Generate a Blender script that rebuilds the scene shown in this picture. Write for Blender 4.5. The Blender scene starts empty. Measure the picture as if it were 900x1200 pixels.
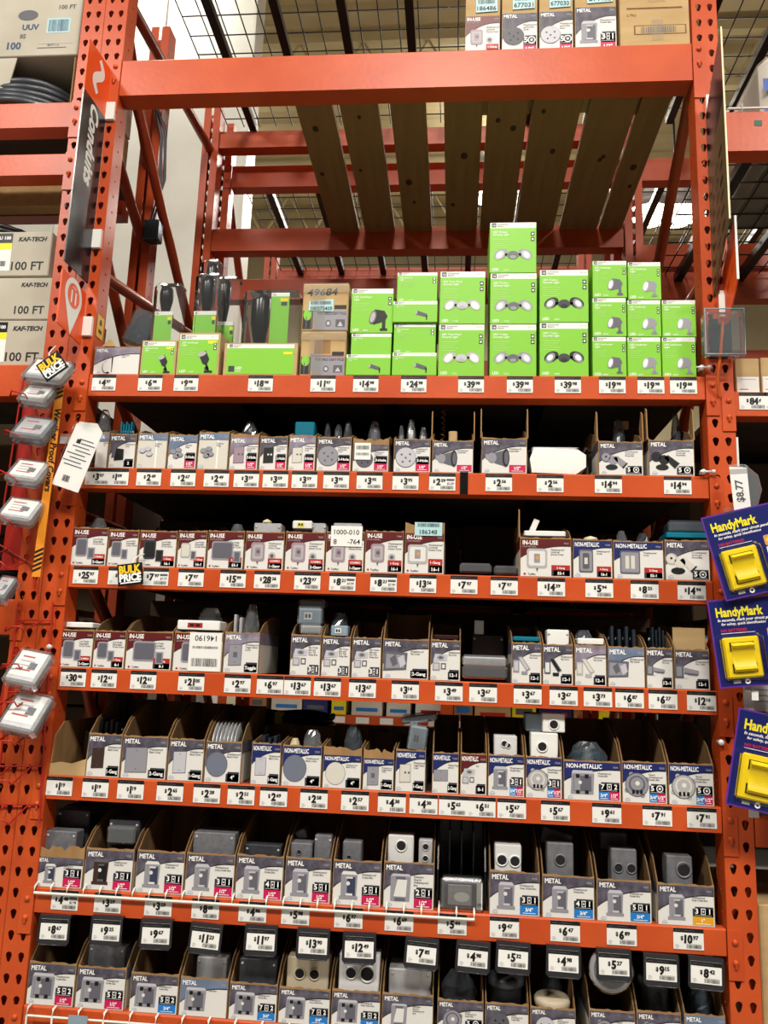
import bpy, math, random
from mathutils import Vector as V, Matrix as M
random.seed(7)
S = bpy.context.scene
COL = S.collection
PI = math.pi
W = 1.78            # clear width of the bay between its posts
DEP = 1.07          # depth of the rack
SH = dict(A=2.2695, B=1.9834, C=1.6965, D=1.4107, E=1.1212, F=.8343, G=.547)   # tops of the shelf beams

# ---------------------------------------------------------------- camera (solved from the rack's straight lines)
PIT, ROL, YAW, FOC = .1831, -.0348, .0893, 960.0
CP = V((1.0958, -2.2437, 1.45))
RC = (M.Rotation(YAW, 3, 'Z') @ M.Rotation(PIT, 3, 'X') @ M.Rotation(ROL, 3, 'Y'))
def _d(px, py): return RC @ V(((px-450)/FOC, 1, -(py-600)/FOC))
def at(px, py, y=0.0):
    d = _d(px, py); return CP + d*((y-CP.y)/d.y)
def atz(px, py, z):
    d = _d(px, py); return CP + d*((z-CP.z)/d.z)
def atx(px, py, x):
    d = _d(px, py); return CP + d*((x-CP.x)/d.x)
cam = bpy.data.cameras.new('camera'); co = bpy.data.objects.new('camera', cam); COL.objects.link(co)
cam.sensor_fit = 'VERTICAL'; cam.sensor_height = 36; cam.lens = FOC/1200*36; cam.clip_start = .05
co.matrix_world = M.Translation(CP) @ (RC @ M.Rotation(PI/2, 3, 'X')).to_4x4()
S.camera = co

# ---------------------------------------------------------------- materials
def lin(h):
    h = h.lstrip('#'); o = []
    for i in (0, 2, 4):
        c = int(h[i:i+2], 16)/255
        o.append(c/12.92 if c <= .04045 else ((c+.055)/1.055)**2.4)
    return (*o, 1)
MATS = {}
def mat(name, col, rough=.6, metal=0, col2=None, scale=8, stretch=(1, 1, 1), detail=4, lo=.35, hi=.65, bump=0, emit=0, spec=.4, bscale=None):
    if name in MATS: return MATS[name]
    m = bpy.data.materials.new(name); m.use_nodes = True
    n, l = m.node_tree.nodes, m.node_tree.links
    b = n['Principled BSDF']
    b.inputs['Base Color'].default_value = lin(col); b.inputs['Roughness'].default_value = rough
    b.inputs['Metallic'].default_value = metal; b.inputs['Specular IOR Level'].default_value = spec
    if emit:
        b.inputs['Emission Color'].default_value = lin(col); b.inputs['Emission Strength'].default_value = emit
    if col2 or bump:
        tc = n.new('ShaderNodeTexCoord'); mp = n.new('ShaderNodeMapping'); mp.inputs['Scale'].default_value = stretch
        l.new(tc.outputs['Object'], mp.inputs['Vector'])
        nz = n.new('ShaderNodeTexNoise'); nz.inputs['Scale'].default_value = scale; nz.inputs['Detail'].default_value = detail
        l.new(mp.outputs['Vector'], nz.inputs['Vector'])
    if col2:
        r = n.new('ShaderNodeValToRGB'); r.color_ramp.elements[0].position = lo; r.color_ramp.elements[1].position = hi
        r.color_ramp.elements[0].color = lin(col); r.color_ramp.elements[1].color = lin(col2)
        l.new(nz.outputs['Fac'], r.inputs['Fac']); l.new(r.outputs['Color'], b.inputs['Base Color'])
    if bump:
        src = nz
        if bscale:
            src = n.new('ShaderNodeTexNoise'); src.inputs['Scale'].default_value = bscale; l.new(mp.outputs['Vector'], src.inputs['Vector'])
        bp = n.new('ShaderNodeBump'); bp.inputs['Strength'].default_value = bump; bp.inputs['Distance'].default_value = .01
        l.new(src.outputs['Fac'], bp.inputs['Height']); l.new(bp.outputs['Normal'], b.inputs['Normal'])
    MATS[name] = m; return m
def clear(name, col, opac=.15, rough=.12, bump=0, spec=1.0, ior=1.32):
    if name in MATS: return MATS[name]
    m = bpy.data.materials.new(name); m.use_nodes = True
    n, l = m.node_tree.nodes, m.node_tree.links
    b = n['Principled BSDF']; out = n['Material Output']
    b.inputs['Base Color'].default_value = lin(col); b.inputs['Roughness'].default_value = rough; b.inputs['Specular IOR Level'].default_value = spec
    t = n.new('ShaderNodeBsdfTransparent'); mx = n.new('ShaderNodeMixShader'); m2 = n.new('ShaderNodeMixShader'); fr = n.new('ShaderNodeFresnel'); fr.inputs['IOR'].default_value = ior
    g = n.new('ShaderNodeBsdfGlossy'); g.inputs['Roughness'].default_value = rough; g.inputs['Color'].default_value = (spec, spec, spec, 1)
    m2.inputs[0].default_value = opac; l.new(t.outputs[0], m2.inputs[1]); l.new(b.outputs[0], m2.inputs[2])
    l.new(fr.outputs[0], mx.inputs[0]); l.new(m2.outputs[0], mx.inputs[1]); l.new(g.outputs[0], mx.inputs[2]); l.new(mx.outputs[0], out.inputs['Surface'])
    if bump:
        nz = n.new('ShaderNodeTexNoise'); nz.inputs['Scale'].default_value = 40; tc = n.new('ShaderNodeTexCoord'); l.new(tc.outputs['Object'], nz.inputs['Vector'])
        bp = n.new('ShaderNodeBump'); bp.inputs['Strength'].default_value = bump; l.new(nz.outputs['Fac'], bp.inputs['Height'])
        l.new(bp.outputs['Normal'], g.inputs['Normal']); l.new(bp.outputs['Normal'], fr.inputs['Normal'])
    MATS[name] = m; return m

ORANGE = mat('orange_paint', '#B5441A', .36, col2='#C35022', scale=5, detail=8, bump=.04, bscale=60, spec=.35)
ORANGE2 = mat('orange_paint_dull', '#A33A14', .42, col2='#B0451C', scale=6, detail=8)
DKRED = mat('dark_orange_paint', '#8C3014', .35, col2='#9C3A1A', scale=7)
SIGNOR = mat('sign_orange', '#F0561A', .45)
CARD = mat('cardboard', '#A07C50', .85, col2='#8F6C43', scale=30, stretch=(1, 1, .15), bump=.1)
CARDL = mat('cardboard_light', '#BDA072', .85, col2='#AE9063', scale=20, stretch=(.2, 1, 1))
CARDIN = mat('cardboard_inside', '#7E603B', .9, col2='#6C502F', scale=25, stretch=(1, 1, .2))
MARB = mat('print_marbled_grey', '#3E3A47', .45, col2='#67626F', scale=38, detail=8, lo=.4, hi=.75)
MARB2 = mat('print_marbled_mauve', '#6A6072', .45, col2='#8D8496', scale=30, detail=8)
NAVY = mat('print_navy', '#1B2561', .4)
MAROON = mat('print_maroon', '#561418', .4, col2='#641B1E', scale=20)
BLUEG = mat('print_blue_grey', '#6F7E97', .4, col2='#5C6A82', scale=15)
WHITE = mat('print_white', '#D6D4D0', .5)
CREAM = mat('print_cream', '#CCC8BD', .45)
PAPER = mat('paper_white', '#E2E1DD', .6)
INK = mat('ink_black', '#0E0D0D', .5)
INKG = mat('ink_grey', '#55535A', .5)
INKL = mat('ink_light_grey', '#A9A7A8', .5)
INKW = mat('ink_white', '#EFEFEC', .5)
PINK = mat('print_pink', '#BE1550', .45)
PBLUE = mat('print_blue', '#1C74C0', .45)
PYEL = mat('print_amber', '#D79B1E', .45)
PRED = mat('print_red', '#A8221C', .45)
BADGE = mat('print_charcoal', '#33323C', .45)
SILV = mat('print_silver', '#8C8B93', .4)
SILVD = mat('print_silver_dark', '#5D5C66', .4)
SILVL = mat('print_silver_light', '#B9B8BF', .4)
BROWNP = mat('print_bronze', '#3B2823', .4)
MAUVEP = mat('print_mauve', '#9A838F', .4)
GREEN = mat('print_green', '#7CC02E', .42)
GHEAD = mat('print_header_white', '#DFE0DC', .45)
TEAL = mat('print_pale_teal', '#A9CFD2', .5)
TEALD = mat('plastic_teal', '#0E6F86', .3)
YEL = mat('print_yellow', '#E8D71C', .45)
GOLD = mat('ink_gold', '#F0C020', .5)
CAST = mat('die_cast_grey', '#6E6F74', .5, .35, col2='#7B7C82', scale=60, bump=.06)
CASTL = mat('die_cast_light', '#B4B4B6', .4, .3, col2='#C2C2C4', scale=50)
CASTB = mat('die_cast_dark', '#3C3D42', .45, .3, col2='#47484D', scale=50)
BRIGHT = mat('bright_metal', '#DADADA', .3, .15)
PLW = mat('plastic_white', '#E6E6E2', .35)
PLB = mat('plastic_black', '#0C0C0E', .25)
PLBR = mat('plastic_brown', '#2E1511', .35)
PLGB = mat('plastic_grey_blue', '#8698A6', .4)
TAN = mat('plastic_tan', '#B8AB93', .45)
STEEL = mat('plate_steel_blue', '#4C5866', .22, .7)
HOLE = mat('hole_shadow', '#141416', .8)
CLEAR = clear('clear_plastic', '#C9D0D4', .04, .08, spec=.9)
FILM = clear('clear_film', '#E4E8EA', .0, .08, ior=1.18)
BAGM = clear('crumpled_clear_bag', '#B9C0C6', .16, .12, bump=.8)
BAGD = clear('crumpled_dark_bag', '#4A5057', .6, .15, bump=.6)
WRAP = clear('stretch_wrap', '#E8E4D8', .12, .2, bump=.5)
DECK = mat('shelf_board_dark', '#352B23', .8, col2='#43372B', scale=14, stretch=(.3, 1, 1))
BLACKM = mat('black_steel', '#121214', .35, .3)
MESHW = mat('dark_zinc_wire', '#26231F', .45, .5)
WOOD = mat('pine_board', '#86653D', .75, col2='#957449', scale=5, stretch=(7, .5, 7), detail=8, lo=.3, hi=.7, bump=.08)
KNOT = mat('pine_knot', '#3E2716', .8)
WIREW = mat('white_coated_wire', '#DAD8CF', .35)
REDW = mat('red_coated_wire', '#A8241A', .35)
SIGNBK = mat('sign_black', '#17181B', .25, spec=.5)
CABLE = mat('cable_black', '#16171A', .32)
CABG = mat('cable_grey', '#3D4147', .35)
TAGP = mat('tag_holder_plastic', '#26262B', .25, spec=.6)
HPURP = mat('print_purple', '#5B2A8C', .4)
HNAVY = mat('print_deep_blue', '#141C5E', .35)
HYEL = mat('device_yellow', '#E3C51A', .35)
FLESH = mat('print_skin_tone', '#C98D52', .5)
ORCORD = mat('orange_strap', '#D2601F', .5)

# ---------------------------------------------------------------- text outlines
_tc = bpy.data.curves.new('t', 'FONT'); _to = bpy.data.objects.new('t', _tc); COL.objects.link(_to)
_cache = {}
def glyphs(s, bold=0.0, shear=0.0, res=2):
    k = (s, bold, shear, res)
    if k not in _cache:
        _tc.body = s; _tc.size = 1; _tc.offset = bold; _tc.shear = shear; _tc.resolution_u = res; _tc.space_line = .95
        bpy.context.view_layer.update()
        me = bpy.data.meshes.new_from_object(_to)
        vs = [(v.co.x, v.co.y) for v in me.vertices]; fs = [tuple(p.vertices) for p in me.polygons]
        bpy.data.meshes.remove(me)
        x0 = min((v[0] for v in vs), default=0); x1 = max((v[0] for v in vs), default=0)
        _cache[k] = ([(x-x0, y) for x, y in vs], fs, x1-x0)
    return _cache[k]

# ---------------------------------------------------------------- mesh builder
class MB:
    def __init__(s, T=None): s.v = []; s.f = []; s.m = []; s.sm = []; s.ml = []; s.T = T or M.Identity(4)
    def mi(s, m):
        if m not in s.ml: s.ml.append(m)
        return s.ml.index(m)
    def add(s, vs, fs, m, smooth=False):
        o = len(s.v); i = s.mi(m); T = s.T
        s.v += [T @ V(p) for p in vs]
        for f in fs: s.f.append([o+k for k in f]); s.m.append(i); s.sm.append(smooth)
    def box(s, x0, x1, y0, y1, z0, z1, m):
        s.add([(x0,y0,z0),(x1,y0,z0),(x1,y1,z0),(x0,y1,z0),(x0,y0,z1),(x1,y0,z1),(x1,y1,z1),(x0,y1,z1)],
              [(0,3,2,1),(4,5,6,7),(0,1,5,4),(1,2,6,5),(2,3,7,6),(3,0,4,7)], m)
    def rbox(s, x0, x1, y0, y1, z0, z1, m, r=.003):
        r = min(r, (x1-x0)/3, (y1-y0)/3, (z1-z0)/3)
        vs = []; idx = {}
        for a, X in ((0, (x0, x1)), ):
            for i in (0, 1):
                for j in (0, 1):
                    for k in (0, 1):
                        px = X[i]; py = (y0, y1)[j]; pz = (z0, z1)[k]
                        sx, sy, sz = (1, -1)[i]*r, (1, -1)[j]*r, (1, -1)[k]*r
                        idx[i,j,k,0] = len(vs); vs.append((px, py+sy, pz+sz))
                        idx[i,j,k,1] = len(vs); vs.append((px+sx, py, pz+sz))
                        idx[i,j,k,2] = len(vs); vs.append((px+sx, py+sy, pz))
        fs = []
        g = lambda i, j, k, a: idx[i, j, k, a]
        for i in (0, 1): fs.append([g(i,0,0,0), g(i,0,1,0), g(i,1,1,0), g(i,1,0,0)][::(1 if i == 0 else -1)])
        for j in (0, 1): fs.append([g(0,j,0,1), g(1,j,0,1), g(1,j,1,1), g(0,j,1,1)][::(1 if j == 0 else -1)])
        for k in (0, 1): fs.append([g(0,0,k,2), g(0,1,k,2), g(1,1,k,2), g(1,0,k,2)][::(1 if k == 0 else -1)])
        for j in (0, 1):
            for k in (0, 1): fs.append([g(0,j,k,1), g(1,j,k,1), g(1,j,k,2), g(0,j,k,2)])
        for i in (0, 1):
            for k in (0, 1): fs.append([g(i,0,k,0), g(i,1,k,0), g(i,1,k,2), g(i,0,k,2)])
        for i in (0, 1):
            for j in (0, 1): fs.append([g(i,j,0,0), g(i,j,1,0), g(i,j,1,1), g(i,j,0,1)])
        for i in (0, 1):
            for j in (0, 1):
                for k in (0, 1): fs.append([g(i,j,k,0), g(i,j,k,1), g(i,j,k,2)])
        s.add(vs, fs, m)
    def prism_x(s, poly, x0, x1, m):      # polygon in (y,z) pushed along x
        n = len(poly)
        s.add([(x0, a, b) for a, b in poly]+[(x1, a, b) for a, b in poly],
              [list(range(n))[::-1], [n+i for i in range(n)]]+[(i, (i+1) % n, n+(i+1) % n, n+i) for i in range(n)], m)
    def prism_y(s, poly, y0, y1, m):      # polygon in (x,z) pushed along y
        n = len(poly)
        s.add([(a, y0, b) for a, b in poly]+[(a, y1, b) for a, b in poly],
              [list(range(n)), [n+i for i in range(n)][::-1]]+[((i+1) % n, i, n+i, n+(i+1) % n) for i in range(n)], m)
    def prism_z(s, poly, z0, z1, m):
        n = len(poly)
        s.add([(a, b, z0) for a, b in poly]+[(a, b, z1) for a, b in poly],
              [list(range(n))[::-1], [n+i for i in range(n)]]+[(i, (i+1) % n, n+(i+1) % n, n+i) for i in range(n)], m)
    def poly(s, pts, m, y=0.0):           # flat print facing -y
        s.add([(a, y, b) for a, b in pts], [list(range(len(pts)))], m)
    def rect(s, x0, x1, z0, z1, m, y=0.0): s.poly([(x0, z0), (x1, z0), (x1, z1), (x0, z1)], m, y)
    def ell(s, cx, cz, rx, rz, m, y=0.0, n=20, rot=0):
        c, q = math.cos(rot), math.sin(rot)
        s.poly([(cx+rx*math.cos(t)*c-rz*math.sin(t)*q, cz+rx*math.cos(t)*q+rz*math.sin(t)*c) for t in [2*PI*i/n for i in range(n)]], m, y)
    def rrect(s, x0, x1, z0, z1, r, m, y=0.0):
        p = []
        for cx, cz, a in ((x1-r, z0+r, -PI/2), (x1-r, z1-r, 0), (x0+r, z1-r, PI/2), (x0+r, z0+r, PI)):
            p += [(cx+r*math.cos(a+k*PI/8), cz+r*math.sin(a+k*PI/8)) for k in range(5)]
        s.poly(p, m, y)
    def tube(s, pts, r, m, n=8, caps=True):
        pts = [V(p) for p in pts]; rings = []; up = V((0, 0, 1))
        for i, p in enumerate(pts):
            d = (pts[min(i+1, len(pts)-1)]-pts[max(i-1, 0)]).normalized()
            a = d.cross(up)
            if a.length < .05: a = d.cross(V((0, 1, 0)))
            a.normalize(); b = d.cross(a).normalized()
            rr = r[i] if isinstance(r, (list, tuple)) else r
            rings.append([p+a*rr*math.cos(2*PI*k/n)+b*rr*math.sin(2*PI*k/n) for k in range(n)])
        vs = [q for R in rings for q in R]; fs = []
        for i in range(len(pts)-1):
            for k in range(n): fs.append((i*n+k, i*n+(k+1) % n, (i+1)*n+(k+1) % n, (i+1)*n+k))
        s.add(vs, fs, m, True)
        if caps: s.add(rings[0], [list(range(n))[::-1]], m); s.add(rings[-1], [list(range(n))], m)
    def lathe(s, prof, m, n=24, axis='z', c=(0, 0, 0), smooth=True):
        vs = []; fs = []
        for r, h in prof:
            for k in range(n):
                a, b = r*math.cos(2*PI*k/n), r*math.sin(2*PI*k/n)
                p = (a, b, h) if axis == 'z' else ((a, h, b) if axis == 'y' else (h, a, b))
                vs.append((p[0]+c[0], p[1]+c[1], p[2]+c[2]))
        for i in range(len(prof)-1):
            for k in range(n): fs.append((i*n+k, i*n+(k+1) % n, (i+1)*n+(k+1) % n, (i+1)*n+k))
        s.add(vs, fs, m, smooth)
    def text(s, t, x, z, size, m, y=0.0, align='l', bold=0.0, shear=0.0, res=2, rot=0.0, wid=None, sx=1.0):
        vs, fs, w = glyphs(t, bold, shear, res)
        if not vs: return 0
        if wid and w*size*sx > wid: sx = wid/(w*size)
        dx = {'l': 0, 'c': -w*sx*size/2, 'r': -w*sx*size}[align]; c, q = math.cos(rot), math.sin(rot)
        s.add([(x+(a*size*sx+dx)*c-b*size*q, y, z+(a*size*sx+dx)*q+b*size*c) for a, b in vs], fs, m)
        return w*size*sx
    def mesh(s, name):
        me = bpy.data.meshes.new(name)
        me.from_pydata([tuple(p) for p in s.v], [], s.f)
        for m in s.ml: me.materials.append(m)
        me.polygons.foreach_set('material_index', s.m); me.polygons.foreach_set('use_smooth', s.sm)
        me.update(); return me
    def build(s, name, parent=None, loc=(0, 0, 0), rot=None, solid=0):
        o = bpy.data.objects.new(name, s.mesh(name)); COL.objects.link(o); o.parent = parent; o.location = loc
        if rot: o.rotation_euler = rot
        if solid:
            md = o.modifiers.new('sheet', 'SOLIDIFY'); md.thickness = solid; md.offset = -1
        return o
LABELS = {}
def tag(o, label, cat, group=None, kind=None):
    n = len(label.split())
    if not 4 <= n <= 16: print('LABEL LENGTH', n, label)
    if label in LABELS and not (group and LABELS[label] == group): print('LABEL TWICE', label)
    LABELS[label] = group
    o['label'] = label; o['category'] = cat
    if group: o['group'] = group
    if kind: o['kind'] = kind
    return o
def thing(name, label, cat, loc=(0, 0, 0), group=None, rot=(0, 0, 0)):
    o = bpy.data.objects.new(name, None); COL.objects.link(o); o.empty_display_size = .05
    o.location = loc; o.rotation_euler = rot
    return tag(o, label, cat, group)
def link(me, name, parent=None, loc=(0, 0, 0)):
    o = bpy.data.objects.new(name, me); COL.objects.link(o); o.parent = parent; o.location = loc; return o
ORD = ['first', 'second', 'third', 'fourth', 'fifth', 'sixth', 'seventh', 'eighth', 'ninth', 'tenth', 'eleventh', 'twelfth', 'thirteenth', 'fourteenth', 'fifteenth', 'sixteenth', 'seventeenth', 'eighteenth', 'nineteenth']
ROWN = dict(A='green box shelf', B='second shelf down', C='third shelf down', D='fourth shelf down', E='fifth shelf down', F='sixth shelf down', G='bottom shelf')

# ================================================================ setting
f = MB(); f.box(-7, 9, -6, 9, -.1, 0, mat('polished_concrete', '#8E8A82', .35, col2='#7D7972', scale=2)); f.build('floor')['kind'] = 'structure'
CEIL = mat('ceiling_deck_cream', '#CDBE97', .6, col2='#C3B48D', scale=3)
f = MB(); x = -6.0
pr = []
while x < 9:                                     # corrugated roof deck, ribs running along the aisle
    pr += [(x, 7.5), (x+.14, 7.5), (x+.17, 7.42), (x+.31, 7.42), (x+.34, 7.5)]; x += .34
n = len(pr); vs = [(-7, a, b) for a, b in pr]+[(9, a, b) for a, b in pr]
f.add(vs, [(i, i+1, n+i+1, n+i) for i in range(n-1)], CEIL); f.box(-7, 9, -6, 9, 7.52, 7.6, CEIL)
f.build('ceiling')['kind'] = 'structure'
WALLM = mat('white_wall_panel', '#D8D6CC', .35, col2='#CCCAC0', scale=3)
f = MB(); f.box(-7, 9, 9, 9.1, 0, 7.5, mat('far_wall_cream', '#C9BD9C', .7, col2='#BFB392', scale=2)); f.build('wall_back')['kind'] = 'structure'
f = MB(); xr = at(296, 100, 2.42).x
f.box(-3.2, xr, 2.42, 2.6, 0, 7.4, WALLM)
for k in range(5): f.box(xr-.02-k*.62, xr-.0-k*.62, 2.40, 2.42, 0, 7.4, WALLM)
f.build('wall_left')['kind'] = 'structure'
f = MB()                                          # roof joist of steel angles
for yy in (4.6, 7.2):
    f.box(-7, 9, yy-.04, yy+.04, 7.28, 7.38, CEIL); f.box(-7, 9, yy-.04, yy+.04, 6.7, 6.78, CEIL)
    for k in range(26): f.tube([(-7+k*.62, yy, 6.75), (-7+k*.62+.31, yy, 7.3), (-7+k*.62+.62, yy, 6.75)], .02, CEIL, 6)
f.build('trim_1')['kind'] = 'structure'

# ================================================================ pallet rack
def tear(x, z, r, small=False, n=10):
    if small: return [(x+r*math.cos(2*PI*k/n), z+r*math.sin(2*PI*k/n)) for k in range(n)]
    r *= 1.12
    o = [(x+r*math.cos(a), z+.003+r*math.sin(a)) for a in [math.radians(q) for q in (-35, 5, 45, 90, 135, 175, 215)]]
    o += [(x+r*.52*math.cos(a), z-.0095+r*.52*math.sin(a)) for a in [math.radians(q) for q in (190, 235, 270, 305, 350)]]
    return o
def cell(f, u0, u1, z0, z1, hole, put, m):
    n = len(hole); cx, cz = (u0+u1)/2, (z0+z1)/2; outer = []
    for hx, hz in hole:
        dx, dz = hx-cx, hz-cz; k = min((u1-u0)/2/max(abs(dx), 1e-9), (z1-z0)/2/max(abs(dz), 1e-9)); outer.append([cx+dx*k, cz+dz*k])
    for c in ((u0, z0), (u1, z0), (u1, z1), (u0, z1)):
        j = min(range(n), key=lambda i: (outer[i][0]-c[0])**2+(outer[i][1]-c[1])**2); outer[j] = list(c)
    f.add([put(a, b) for a, b in hole]+[put(a, b) for a, b in outer], [(i, n+i, n+(i+1) % n, (i+1) % n) for i in range(n)], m)
def post_mesh(name, z0, z1, w=.073, d=.07, m=ORANGE, front=1, side_holes=(True, True)):
    f = MB(); k = int((z1-z0)/.0523); p = (z1-z0)/k
    for i in range(k):
        a, b = z0+i*p, z0+(i+1)*p
        for c in (0, 1):
            u0, u1 = c*w/2, (c+1)*w/2
            hx = w*.27 if c == 0 else w*.73
            cell(f, u0, u1, a, b, tear(hx, (a+b)/2+.003, .0078), (lambda u, z: (u, 0, z)) if front > 0 else (lambda u, z: (u, d, z)), m)
        for sd, xx in ((0, 0.0), (1, w)):
            cell(f, 0, d, a, b, tear(d*.5, (a+b)/2, .004, True, 8), (lambda u, z, xx=xx: (xx, u, z)), m)
    yb = d if front > 0 else 0
    for u0, u1 in ((0, w*.42), (w*.58, w)): f.add([(u0, yb, z0), (u1, yb, z0), (u1, yb, z1), (u0, yb, z1)], [(0, 1, 2, 3)], m)
    me = f.mesh(name); return me
PF = post_mesh('front_post', 0, 4.0)
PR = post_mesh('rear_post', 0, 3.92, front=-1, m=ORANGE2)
def post(me, parent, loc, name):
    o = link(me, name, parent, loc); md = o.modifiers.new('sheet', 'SOLIDIFY'); md.thickness = .002; md.offset = 0; return o
def upright(label, x, depth, braces, rear=True, rearz=None, loc=None):
    t = thing('rack_upright', label, 'rack frame', loc or (x, 0, 0))
    post(PF, t, (0, 0, 0), 'front_post')
    if rear: post(PR, t, (0, depth-.07, 0), 'rear_post')
    for (ya, za, yb, zb) in braces:
        b = MB(); b.tube([(.036, ya, za), (.036, yb, zb)], .019, DKRED, 10); b.build('brace', t)
    ft = MB(); ft.box(0.001, .072, -.02, .1, 0, .012, ORANGE); ft.build('foot_plate', t)
    return t
BR = [(.07, 3.62, 1.03, 3.70), (.09, 3.43, 1.0, 2.76), (.03, 2.62, 1.0, 2.80), (.05, 2.45, 1.0, 1.9), (.05, 1.86, 1.0, 1.86), (.05, 1.80, 1.0, 1.1), (.05, 1.05, 1.0, 1.05), (.05, .95, 1.0, .3)]
left = upright('orange perforated steel upright at left end carrying the black conduits sign', -.074, DEP, BR)
right = upright('orange perforated steel upright at right end behind the yellow switch packs', W+.003, DEP, [(.07, 3.35, .98, 2.65), (.05, 2.6, 1.0, 2.6), (.05, 2.5, 1.0, 1.7), (.05, 1.6, 1.0, .9), (.05, .85, 1.0, .85)])
nb = upright('outer left orange upright, the one beside the boxed cable', -.150, .60, [(.05, 3.9, .54, 3.3), (.05, 3.3, .54, 3.0), (.05, 3.0, .54, 2.5), (.05, 2.45, .54, 2.45), (.05, 1.9, .54, 1.2)])
for t, px, py in ((left, 58, 758), (right, 845, 870), (right, 822, 431), (right, 824, 553)):      # bright bolts
    p = at(px, py, -.01); b = MB(); b.lathe([(0, -.012), (.007, -.012), (.008, -.004), (.004, 0), (.004, .02)], BRIGHT, 8, 'y'); b.build('bolt', t, (p.x-t.location.x, -.004, p.z))
    if t is right and py < 600:
        b = MB(); b.lathe([(.003, -.03), (.003, .002), (.006, .002), (.006, .01), (0, .01)], BRIGHT, 8, 'x'); b.build('bolt', t, (-.0, -.015, p.z))
p = at(128, 382, 0); b = MB(); yl = mat('sticker_yellow', '#E2B21A', .5)
b.add([(.0, 0, -.035), (0, .045, -.035), (0, .045, .035), (0, 0, .035)], [(0, 1, 2, 3)], yl)
b.add([(.0005, .012, -.02), (.0005, .034, -.02), (.0005, .034, -.008), (.0005, .012, -.008)], [(0, 1, 2, 3)], INK)
b.add([(.0005, .014, .006), (.0005, .032, .006), (.0005, .028, .024), (.0005, .018, .024)], [(0, 1, 2, 3)], INK)
b.build('warning_sticker', left, (.0752, .012, p.z+.01))

def beam(label, z, h, x0=0.0, x1=W, y0=0.0, d=.06, m=ORANGE, plates=(1, 1), face=1, group=None, plh=.115):
    t = thing('shelf_beam', label, 'beam', (x0, y0, z), group); t['kind'] = 'thing'
    b = MB(); L = x1-x0
    if face > 0: b.prism_x([(0, -h), (d, -h), (d, -h*.3), (d*.55, -h*.3), (d*.55, 0), (.004, 0), (0, -.004)], .001, L-.001, m)
    else: b.prism_x([(0, -h), (d, -h), (d, -.004), (d-.004, 0), (d*.45, 0), (d*.45, -h*.3), (0, -h*.3)], .001, L-.001, m)
    b.build('rail', t)
    for e, on in enumerate(plates):
        if not on: continue
        c = MB(); w = .036
        a0, a1 = (-w, -.0005) if e == 0 else (L+.0005, L+w)
        yy = -.005 if face > 0 else d
        ch = (a0 if e == 0 else a1)
        poly = [(a0, -plh), (a1, -plh), (a1, 0 if e == 0 else -.014), (a1 if e == 0 else a1-.012, .0), (a0+.012 if e == 0 else a0, 0), (a0, -.014 if e == 0 else 0)]
        c.prism_y(poly, yy, yy+.004, m)
        xm = (a0+a1)/2
        for zz in (-.028, -.075):
            c.lathe([(0, -.007), (.005, -.0065), (.0075, -.003), (.008, 0)], m, 10, 'y', (xm, yy if face > 0 else yy+.004, zz))
        c.tube([(xm, yy-.003, -.075), (xm, yy-.003, -.088)], [.005, .003], m, 8)
        c.build('connector', t)
    return t
NB = dict(A='orange beam under the green light boxes', B='orange beam of the second shelf down', C='orange beam of the third shelf down', D='orange beam of the fourth shelf down',
          E='orange beam of the fifth shelf down', F='orange beam behind the white wire rail', G='lowest orange beam, below the last carton row')
for k in SH: beam(NB[k], SH[k], .062 if k != 'A' else .068)
beam('thick orange top beam under the overstock cartons', 3.3296, .128, d=.07, plh=.19)
BKL = 'orange rear beam behind the cartons of the '
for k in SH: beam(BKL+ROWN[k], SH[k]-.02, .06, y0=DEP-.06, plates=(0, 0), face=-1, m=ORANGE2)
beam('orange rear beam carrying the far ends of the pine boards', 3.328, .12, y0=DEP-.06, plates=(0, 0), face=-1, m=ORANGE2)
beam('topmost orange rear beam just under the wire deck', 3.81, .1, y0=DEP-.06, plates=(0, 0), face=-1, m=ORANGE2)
beam('topmost orange front beam above the overstock cartons', 3.83, .1, plates=(0, 0))
for k in SH:                                                     # boards that carry the cartons
    b = MB(); b.box(.004, W-.004, .062, DEP-.062, -.022, -.002, DECK)
    for q in range(1, 4): b.box(W*q/4-.02, W*q/4+.02, .062, DEP-.062, -.045, -.022, BLACKM)
    tag(b.build('shelf_board', loc=(0, 0, SH[k])), 'dark shelf board carrying the cartons of the '+ROWN[k], 'shelf board')
SL = [(.53, .655), (.68, .81), (.85, .97), (1.03, 1.16), (1.175, 1.31), (1.325, 1.485), (1.51, 1.665), (1.675, W-.012)]
WHICH = ['leftmost', 'second from left', 'third from left', 'fourth from left', 'fourth from right', 'third from right, the widest', 'second from right', 'rightmost']
for i, (a, c) in enumerate(SL):
    b = MB(); b.rbox(0, c-a, .04, DEP-.062, 0, .022, WOOD, .002)
    for q in range(2):
        kx, ky = random.uniform(.2, .8)*(c-a), random.uniform(.2, .9); r = random.uniform(.006, .013)
        b.add([(kx+r*math.cos(t*PI/6), ky+1.6*r*math.sin(t*PI/6), -.0006) for t in range(12)], [list(range(12))[::-1]], KNOT)
    tag(b.build('pine_board', loc=(a, 0, 3.288)), 'pine deck board under the top level, '+WHICH[i], 'board', 'pine boards of the top deck')

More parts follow.
